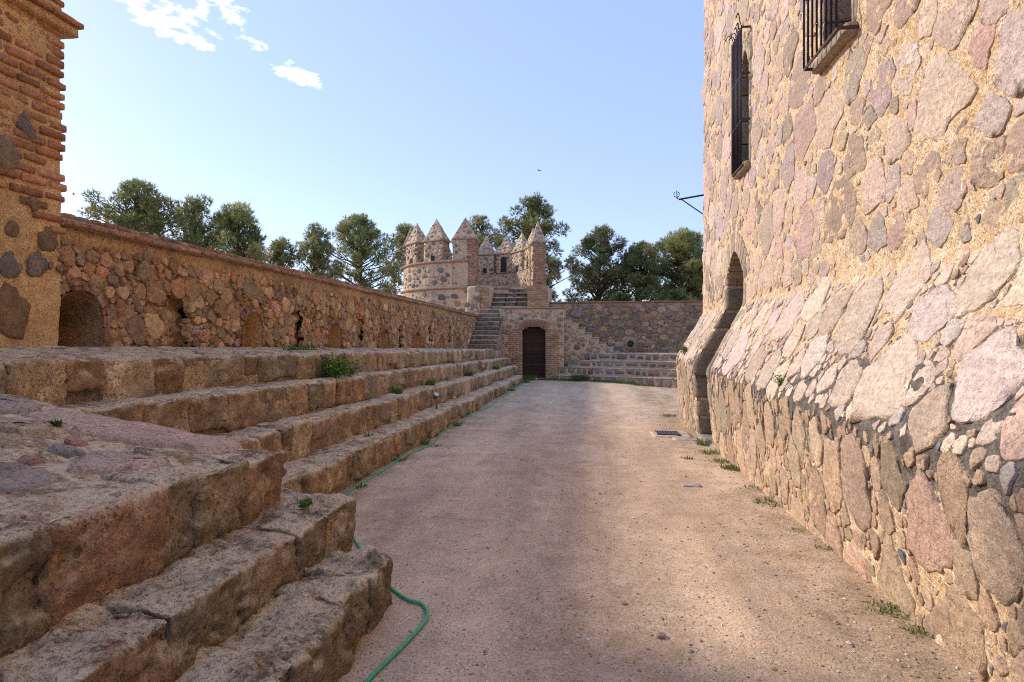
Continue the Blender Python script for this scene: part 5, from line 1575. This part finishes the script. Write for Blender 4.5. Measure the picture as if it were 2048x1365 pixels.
# ------------------------------------------------------------------ pines beyond the walls
def pine(px, top_y, D, width, seed, label, lean=0.0, low=0.30, dens=1.0, tone=0):
    rgp = np.random.default_rng(seed)
    xc = (px - 1024) / 1138.0 * D
    base = np.array([-D * SN + xc * CS, D * CS + xc * SN, 0.0])
    H = EH + (684 - top_y) / 1138.0 * D; width *= 1.18; dens *= 1.2
    t = thing('pine_tree', tuple(base), label, 'tree', 'pines beyond the walls')
    # trunk with a slight bend
    hs = np.linspace(0, 0.93, 9)
    bend = np.stack([np.sin(hs * 2.5 + seed) * 0.22 + lean * hs, np.cos(hs * 2.1 + seed) * 0.2, hs * H], 1)
    bend -= np.array([bend[0, 0], bend[0, 1], 0])
    trunk = base + bend
    obj('trunk', *tube(trunk, np.interp(hs, [0, 1], [0.20, 0.035]), 8), M['bark'], t)
    # foliage masses
    cl = []; nC = int(95 * dens)
    hh = (1 - low) * H
    guard = 0
    while len(cl) < nC and guard < 4000:
        guard += 1
        f = rgp.random() ** 0.85
        z = H * low + hh * f * 0.97
        rmax = width / 2 * math.sqrt(max(0.03, 1 - (max(0.0, f - 0.38) / 0.62) ** 2.2)) * (0.8 + 0.2 * min(1, f * 3.0))
        a = rgp.uniform(0, 2 * math.pi)
        rad = rmax * (1 + 0.22 * math.sin(a * 2 + seed) + 0.18 * math.sin(a * 3 - seed * 2 + f * 5)) * rgp.random() ** 0.5
        r = rgp.uniform(0.22, 0.50) * (0.72 + 0.06 * width)
        tx = np.interp(z / H, hs, bend[:, 0]); ty = np.interp(z / H, hs, bend[:, 1])
        p = np.array([tx + rad * math.cos(a), ty + rad * math.sin(a), z])
        if all(np.linalg.norm((p - q[0])) > 0.34 * (r + q[1]) for q in cl): cl.append((p, r))
    limbs = Acc()
    for (p, r) in cl:
        z0 = max(H * 0.12, p[2] - rgp.uniform(0.3, 0.9) - 0.25 * math.hypot(p[0], p[1]))
        o = np.array([np.interp(z0 / H, hs, bend[:, 0]), np.interp(z0 / H, hs, bend[:, 1]), z0])
        mid = (o + p) / 2 + rgp.normal(0, 0.12, 3)
        limbs.add(*tube(base + smooth_path([o, mid, p], 4), np.linspace(0.055, 0.014, 9), 4, False))
    limbs.build('limbs', M['bark'], t)
    # needle tufts
    NP, NC = [], []
    base_cols = np.array([(0.25, 0.27, 0.095), (0.31, 0.30, 0.11), (0.19, 0.215, 0.08), (0.37, 0.30, 0.13)])
    base_cols = base_cols * [1.0, 0.85, 1.12][tone]
    for (p, r) in cl:
        n = int(88 * (r / 0.45) ** 2)
        d = rgp.normal(0, 1, (n, 3)); d /= np.linalg.norm(d, axis=1, keepdims=True)
        q = p + d * (r * rgp.uniform(0.35, 1.05, (n, 1))) * np.array([1.05, 1.05, 0.95])
        dirs = d * 0.8 + np.array([0, 0, 0.7]); dirs /= np.linalg.norm(dirs, axis=1, keepdims=True)
        cc = base_cols[rgp.choice(4, p=[.42, .28, .20, .10])] * rgp.uniform(0.85, 1.15)
        for b_ in range(7):
            w = rgp.normal(0, 0.48, (n, 3)); v = dirs + w; v /= np.linalg.norm(v, axis=1, keepdims=True)
            L = rgp.uniform(0.14, 0.28, (n, 1)); sd = np.cross(v, rgp.normal(0, 1, (n, 3))); sd /= np.linalg.norm(sd, axis=1, keepdims=True)
            wd = rgp.uniform(0.012, 0.020, (n, 1))
            tri = np.stack([q - sd * wd, q + sd * wd, q + v * L], 1)
            NP.append(tri.reshape(-1, 3))
            NC.append(np.repeat(cc * rgp.uniform(0.75, 1.3, (n, 1)), 3, axis=0))
    P = np.concatenate(NP) + base; C = np.concatenate(NC)
    F = np.arange(len(P)).reshape(-1, 3)
    me_o = obj('crown', P, F, M['needles'], t, C, False)
    return t
PINES = [
    (292, 366, 27, 3.7, 1, 'broad round pine standing behind the parapet wall next to the brick tower', 0, 0.30, 1.25, 0),
    (405, 390, 29, 2.2, 2, 'slim pine rising between two round pines behind the parapet wall', 0, 0.30, 0.8, 2),
    (480, 412, 28, 3.0, 3, 'olive tinted round pine behind the middle of the parapet wall', 0, 0.28, 1.1, 2),
    (556, 478, 38, 2.8, 4, 'lowest pine in the row behind the parapet wall', 0, 0.25, 0.7, 0),
    (618, 448, 40, 3.0, 5, 'narrow twin topped pine behind the parapet wall', 0, 0.25, 0.9, 0),
    (716, 430, 43, 5.0, 6, 'wide spreading pine behind the parapet wall left of the round tower', 0, 0.22, 1.35, 2),
    (818, 452, 46, 3.4, 7, 'pine half hidden by the round tower merlons', 0, 0.2, 0.9, 0),
    (975, 432, 38, 3.2, 8, 'pale green pine behind the hollow of the round tower', 0, 0.2, 1.1, 2),
    (1075, 390, 36, 3.9, 9, 'tallest pine standing close behind the round tower', 0, 0.16, 1.6, 0),
    (1200, 458, 36, 3.9, 10, 'open crowned pine with a bare forked trunk above the boundary wall', 0, 0.30, 1.1, 1),
    (1270, 484, 35, 3.0, 11, 'round dense pine above the middle of the boundary wall', 0, 0.2, 1.1, 0),
    (1350, 462, 34, 4.2, 12, 'bushy pine above the boundary wall touching the keep corner', 0, 0.15, 1.7, 2),
    (1450, 470, 36, 4.0, 13, 'pine mostly hidden behind the keep corner', 0, 0.15, 1.2, 0),
]
for a_ in PINES: pine(*a_)
# low scrub at the foot of the pines behind the boundary wall
def shrub(px, top_y, D, w, seed, label):
    rgp = np.random.default_rng(seed)
    xc = (px - 1024) / 1138.0 * D; base = np.array([-D * SN + xc * CS, D * CS + xc * SN, 0.0]); H = EH + (684 - top_y) / 1138.0 * D
    t = thing('shrub', tuple(base), label, 'shrub', 'shrubs behind the boundary wall')
    n = 2600
    f = rgp.random(n) ** 0.6; a = rgp.uniform(0, 6.283, n); rr = w / 2 * np.sqrt(np.clip(1 - (f * 0.98) ** 3, 0, 1)) * rgp.random(n) ** 0.4 * (1 + 0.25 * np.sin(3 * a + seed))
    q = np.stack([rr * np.cos(a), rr * np.sin(a), H * f * (1 + 0.06 * np.sin(5 * a + seed))], 1) + base
    NP, NC = [], []
    for b_ in range(5):
        v = rgp.normal(0, 0.7, (n, 3)) + np.array([0, 0, 0.5]); v /= np.linalg.norm(v, axis=1, keepdims=True)
        sd = np.cross(v, rgp.normal(0, 1, (n, 3))); sd /= np.linalg.norm(sd, axis=1, keepdims=True)
        NP.append(np.stack([q - sd * 0.02, q + sd * 0.02, q + v * rgp.uniform(0.12, 0.26, (n, 1))], 1).reshape(-1, 3))
        NC.append(np.repeat(np.array((0.10, 0.13, 0.045)) * rgp.uniform(0.5, 1.4, (n, 1)), 3, axis=0))
    P = np.concatenate(NP); obj('foliage', P, np.arange(len(P)).reshape(-1, 3), M['needles'], t, np.concatenate(NC), False)
    a2 = Acc()
    for k in range(5):
        e = base + np.array([rgp.normal(0, w * .2), rgp.normal(0, w * .2), H * 0.7]); a2.add(*tube([base, (base + e) / 2 + rgp.normal(0, .1, 3), e], [0.04, 0.03, 0.015], 4, False))
    a2.build('stems', M['bark'], t)
shrub(1345, 590, 30, 2.6, 31, 'grey green scrub bush just behind the boundary wall coping near the keep')
shrub(1240, 596, 30, 1.8, 32, 'small dark scrub bush peeping over the middle of the boundary wall')

# ------------------------------------------------------------------ hose, drain, lamp, birds
gz = lambda x, y: float(ground_z(np.array([x], float), np.array([y], float))[0])
hp = [(-1.30, 0.6), (-1.05, 1.6), (-0.98, 2.2), (-0.96, 2.42), (-0.91, 2.64), (-0.875, 2.85), (-0.87, 3.0), (-0.94, 3.13), (-1.06, 3.19), (-1.3, 3.45), (-1.75, 4.1), (-2.25, 4.9), (-2.37, 5.5), (-2.36, 6.2), (-2.36, 7.14), (-2.26, 8.06), (-2.37, 8.9),
      (-2.41, 9.75), (-2.36, 10.6), (-2.42, 11.47), (-2.30, 12.5), (-2.25, 13.59), (-2.36, 14.79), (-2.26, 15.7), (-2.33, 16.74), (-2.36, 18.4), (-2.35, 20.2), (-2.30, 21.4), (-2.20, 22.2)]
hp3 = smooth_path([(x, y, gz(x, y) + 0.0125) for x, y in hp], 8)
tag(obj('garden_hose', *tube(hp3, 0.0095, 10), M['hose'], None, (1, 1, 1), True, origin=(-2.3, 8, 0.0)), 'green garden hose lying along the foot of the steps', 'hose')
dg = thing('drain_grate', (1.25, 9.45, 0), 'rusty slotted drain grate set in a worn concrete patch by the keep', 'drain')
V, F = rough_block((1.0, 9.15, -0.03), (1.62, 9.75, 0.014), 0.02, 0.014, 0.05, 5); obj('surround', V, F, M['far_stone'], dg, (0.58, 0.42, 0.30))
zg = 0.02
obj('frame', *box((1.08, 9.27, zg), (1.44, 9.31, zg + 0.012)), M['rusty_iron'], dg, (1, 1, 1), False)
obj('frame', *box((1.08, 9.60, zg), (1.44, 9.64, zg + 0.012)), M['rusty_iron'], dg, (1, 1, 1), False)
obj('pit', *box((1.085, 9.31, zg - 0.006), (1.435, 9.60, zg + 0.001)), M['dark'], dg, (1, 1, 1), False)
for k in range(9):
    x0 = 1.085 + k * 0.041
    obj('slat', *box((x0, 9.30, zg + 0.002), (x0 + 0.017, 9.61, zg + 0.014)), M['lamp_metal'], dg, (1, 1, 1), False)
# small spotlight on the steps
lx, ly = -2.66, 9.75; lz = float(step_z(0, ly))
sp = thing('spotlight', (lx, ly, lz), 'small grey spotlight on a short post standing on the lowest step', 'lamp')
obj('post', *tube([(lx, ly, lz - 0.01), (lx, ly, lz + 0.10), (lx, ly, lz + 0.17)], 0.017, 8), M['lamp_metal'], sp)
axl = np.array([0.45, -0.35, 0.82]); axl /= np.linalg.norm(axl)
hd = np.array([lx - 0.02, ly, lz + 0.22])
obj('head', *tube([hd - axl * 0.05, hd - axl * 0.03, hd + axl * 0.035, hd + axl * 0.045], [0.022, 0.04, 0.055, 0.058], 14), M['lamp_metal'], sp)
obj('lens', *tube([hd + axl * 0.046, hd + axl * 0.050], [0.05, 0.048], 14), M['lamp_glass'], sp)

def bird(px, py, D, span, heading, label):
    d = dir_from_px(px, py); p = np.array(d) * (D / depth_of(d)) + np.array([0, 0, EH])
    t = thing('bird', tuple(p), label, 'bird', 'birds in flight')
    h = np.array([math.cos(heading), math.sin(heading), 0.1]); h /= np.linalg.norm(h); w = np.cross(h, (0, 0, 1)); u = np.cross(w, h)
    L = span * 0.45
    obj('body', *tube([p - h * L * .6, p - h * L * .3, p, p + h * L * .3, p + h * L * .42, p + h * L * .5], np.array([.012, .05, .075, .055, .045, .008]) * span, 8), M['bird'], t)
    for s in (-1, 1):
        r0 = p + w * s * span * .05; r1 = p + w * s * span * .25 + u * span * .16; r2 = p + w * s * span * .5 + u * span * .12 - h * span * .12
        V = [r0 + h * .12 * span, r1 + h * .13 * span, r2, r1 - h * .08 * span, r0 - h * .12 * span]
        V = V + [v - u * 0.012 * span for v in V]
        obj('wing', V, [(0,1,2,3,4),(9,8,7,6,5)] + [(i, i + 5, (i + 1) % 5 + 5, (i + 1) % 5) for i in range(5)], M['bird'], t, (1, 1, 1), False)
    V = [p - h * L * .45 + w * .02 * span, p - h * L * .45 - w * .02 * span, p - h * L * 1.0 - w * .07 * span, p - h * L * 1.0 + w * .07 * span]
    V = V + [v - u * 0.01 * span for v in V]
    obj('tail', V, [(0,1,2,3),(7,6,5,4),(0,4,5,1),(1,5,6,2),(2,6,7,3),(3,7,4,0)], M['bird'], t, (1, 1, 1), False)
bird(1079, 342, 34, 0.42, 2.2, 'small dark bird flying above the round tower')
bird(148, 389, 34, 0.42, 0.1, 'small dark bird gliding beside the brick tower')

# ------------------------------------------------------------------ weeds
def weed(name, x, y, z, rad, h, n, seed, label, group, wide=0.006, leafy=False, wall_n=None, cols=((0.10, 0.20, 0.03), (0.16, 0.25, 0.05), (0.07, 0.14, 0.025))):
    rgp = np.random.default_rng(seed); V = []; C = []; F = []; k = 0
    for i in range(n):
        a = rgp.uniform(0, 6.283); r = rad * rgp.random() ** 0.7
        p = np.array([x + r * math.cos(a), y + r * math.sin(a), z])
        if wall_n is not None: p = np.array([x, y, z]) + rgp.normal(0, rad * 0.35, 3)
        d = np.array([math.cos(a) * 0.7 * rgp.random() , math.sin(a) * 0.7 * rgp.random(), 1.0]) + rgp.normal(0, 0.25, 3)
        if wall_n is not None: d = d * 0.6 + np.array(wall_n) * 0.9
        d /= np.linalg.norm(d); L = h * rgp.uniform(0.5, 1.15)
        s = np.cross(d, rgp.normal(0, 1, 3)); s /= np.linalg.norm(s)
        w = wide * rgp.uniform(0.7, 1.4); c = np.array(cols[rgp.integers(len(cols))]) * rgp.uniform(0.8, 1.25)
        sag = np.array([d[0], d[1], -0.25]) * L * 0.35
        if not leafy:
            q = [p - s * w, p + s * w, p + d * L * .55 + s * w * .8, p + d * L * .55 - s * w * .8, p + d * L * 0.9 + sag]
            V += q; F += [(k, k + 1, k + 2, k + 3), (k + 3, k + 2, k + 4)]; C += [c] * 5; k += 5
        else:
            V += [p - s * .003, p + s * .003, p + d * L]; F += [(k, k + 1, k + 2)]; C += [c * .7] * 3; k += 3
            for m in range(4):
                b0 = p + d * L * (0.35 + 0.2 * m); l = rgp.normal(0, 1, 3) + np.array([0, 0, .35]); l /= np.linalg.norm(l); e = np.cross(l, rgp.normal(0, 1, 3)); e /= np.linalg.norm(e); ll = wide * rgp.uniform(3, 5)
                V += [b0, b0 + l * ll * .5 + e * wide, b0 + l * ll, b0 + l * ll * .5 - e * wide]; F += [(k, k + 1, k + 2, k + 3)]; C += [c * rgp.uniform(.8, 1.2)] * 4; k += 4
    o = obj(name, np.array(V), F, M['leaf'], None, np.array(C), False, origin=(x, y, z))
    return tag(o, label, 'plant', group)
GW = 'weeds along the keep wall'
for k, (x, y, r, h, n, lb) in enumerate([
    (1.55, 11.75, 0.16, 0.09, 120, 'low grass tuft on the gravel near the keep far corner'),
    (1.64, 8.55, 0.12, 0.17, 130, 'upright grass clump at the keep doorway jamb'),
    (1.60, 7.95, 0.16, 0.08, 120, 'flat grass patch just in front of the keep doorway'),
    (1.60, 7.40, 0.14, 0.07, 90, 'small bright grass tuft at the keep foot, second after the doorway'),
    (1.22, 7.55, 0.07, 0.06, 50, 'lone grass tuft on open gravel by the keep'),
    (1.63, 6.95, 0.12, 0.09, 150, 'grass tuft at the keep foot, third after the doorway'),
    (1.62, 5.55, 0.13, 0.06, 90, 'grass tuft at the keep foot midway along the wall'),
    (1.64, 6.1, 0.09, 0.05, 40, 'sparse yellowish grass tuft at the middle of the keep foot'),
    (1.64, 4.36, 0.06, 0.04, 40, 'tiny weed sprig at the keep foot'),
    (1.60, 4.75, 0.08, 0.03, 40, 'flat tiny weed by the keep foot'),
    (1.62, 3.42, 0.10, 0.05, 110, 'bright green weed clump at the keep foot, followed by a mossy strip'),
    (1.65, 3.18, 0.08, 0.035, 80, 'mossy green strip at the keep foot')]):
    weed('weed_tuft', x + 0.03, y, gz(x, y), r, h * 0.75, n, 200 + k, lb, GW, wide=0.0028 if y < 5 else 0.004, cols=((0.13, 0.19, 0.035), (0.20, 0.23, 0.06), (0.10, 0.14, 0.03)))
weed('weed_sprig', 1.735, 5.35, EH - 0.40, 0.06, 0.12, 60, 231, 'green weed growing from the dark shoulder of the keep base', GW, 0.005, True, (-0.7, 0, 0.4))
weed('weed_sprig', 1.73, 10.55, EH - 0.18, 0.09, 0.16, 60, 232, 'grey green weed on the sloping base beyond the keep doorway', GW, 0.006, False, (-0.7, 0, 0.4), cols=((0.14, 0.17, 0.08), (0.2, 0.22, 0.12)))
GS = 'weeds growing on the terrace steps'
for k, (x, y, i, r, h, n, leafy, wd, lb) in enumerate([
    (-3.36, 7.1, 2, 0.26, 0.30, 210, True, 0.013, 'large dark green leafy plant growing on the upper terrace step'),
    (-3.75, 7.0, 3, 0.20, 0.12, 120, False, 0.005, 'pale grass tuft on top of the terrace near the leafy plant'),
    (-4.38, 9.3, 3, 0.18, 0.08, 90, False, 0.006, 'green moss tuft at the foot of the parapet wall'),
    (-3.03, 8.7, 1, 0.06, 0.11, 45, True, 0.010, 'small leafy weed on the riser of the third step'),
    (-3.03, 10.7, 1, 0.06, 0.14, 45, True, 0.010, 'upright weed in a joint of the third step'),
    (-3.02, 14.2, 1, 0.07, 0.13, 40, True, 0.012, 'dark weed farther along the third step'),
    (-3.0, 18.3, 1, 0.09, 0.11, 40, True, 0.014, 'leafy weed near the far end of the third step'),
    (-2.66, 6.6, 0, 0.05, 0.08, 30, False, 0.004, 'tiny sprig on the lowest step')]):
    weed('step_weed', x, y, float(step_z(i, y)) if i < 3 else float(step_z(3, y) * .4 + ter_z(y) * .6), r, h, n, 240 + k, lb, GS, wd, leafy)
GH = 'weeds beside the hose'
for k, (x, y, r, h, n, lb) in enumerate([(-2.33, 5.6, 0.10, 0.04, 60, 'flat weed under the hose next to the stone landing'), (-2.36, 6.9, 0.10, 0.05, 60, 'low weed beside the hose at the steps foot'), (-2.36, 8.0, 0.08, 0.13, 60, 'upright bright weed beside the hose'),
                                   (-2.15, 7.9, 0.08, 0.03, 40, 'flat sprig of weed on gravel right of the hose'), (-2.33, 9.9, 0.09, 0.10, 60, 'weed poking over the hose halfway along the steps'), (-2.34, 17.2, 0.12, 0.08, 60, 'grass tuft by the hose near the end of the steps'),
                                   (-2.3, 20.6, 0.2, 0.12, 130, 'grass tuft at the end of the lowest step'), (-2.38, 22.0, 0.32, 0.28, 260, 'tall bright grass clump left of the arched door')]):
    weed('hose_weed', x, y, gz(x, y), r, h, n, 260 + k, lb, GH, 0.004 if y < 10 else 0.008)
GD = 'grass along the corner terrace'
for k, s_ in enumerate(np.linspace(-0.4, 3.4, 12)):
    x, y = CA + cdir * s_ - cnor * (0.12 + 0.05 * math.sin(k * 3))
    weed('grass_tuft', x, y, gz(x, y), 0.24, 0.11 + 0.03 * math.sin(k * 2.2), 110, 280 + k, ('grass tuft at the lowest terrace step, ' + ['first', 'second', 'third', 'fourth', 'fifth', 'sixth', 'seventh', 'eighth', 'ninth', 'tenth', 'eleventh', 'twelfth'][k] + ' along from the arched door'), GD, 0.009)
weed('weed_bush', -0.35, 21.75, gz(-0.35, 21.75), 0.30, 0.30, 160, 300, 'dark bushy weed in front of the lowest step near the door', GD, 0.013, True, None, ((0.05, 0.09, 0.02), (0.08, 0.12, 0.03)))
weed('loophole_weed', BHOLES[0][0], FWY - 0.03, BHOLES[0][1] - 0.1, 0.1, 0.18, 60, 301, 'green plant growing in the round loophole of the boundary wall', None, 0.014, True)
weed('crack_weed', -1.58, 3.0, EH - 0.925, 0.03, 0.03, 30, 302, 'tiny green sprig on the middle step of the stone landing', None, 0.006, True)
weed('landing_weed', -2.75, 2.62, float(plat_z(np.array([-2.75]), np.array([2.62]))[0]), 0.02, 0.02, 20, 303, 'tiny weed beside the pink slab on the landing', None, 0.005, True)
# flat loose stones on the gravel
for k, (x, y, sx, sy, lb) in enumerate([(1.05, 6.1, 0.10, 0.05, 'flat grey stone lying flush in the gravel'), (-1.95, 14.2, 0.22, 0.10, 'flat grey slab beside the hose'), (-0.32, 4.75, 0.02, 0.018, 'small pale pebble in the middle of the courtyard'), (0.36, 2.95, 0.022, 0.018, 'small brown stone on the shaded gravel'), (1.48, 9.05, 0.20, 0.14, 'flat grey slab in front of the keep doorway')]):
    V, F = rough_block((x - sx, y - sy, -0.03), (x + sx, y + sy, gz(x, y) + (0.018 if sx < 0.15 else 0.014)), 0.012, 0.015, max(0.008, sx / 4), 310 + k)
    tag(obj('loose_stone', V, F, M['far_stone'], None, [(0.42, 0.37, 0.34), (0.38, 0.32, 0.28), (0.62, 0.56, 0.5), (0.36, 0.26, 0.2), (0.50, 0.40, 0.32)][k]), lb, 'stone')
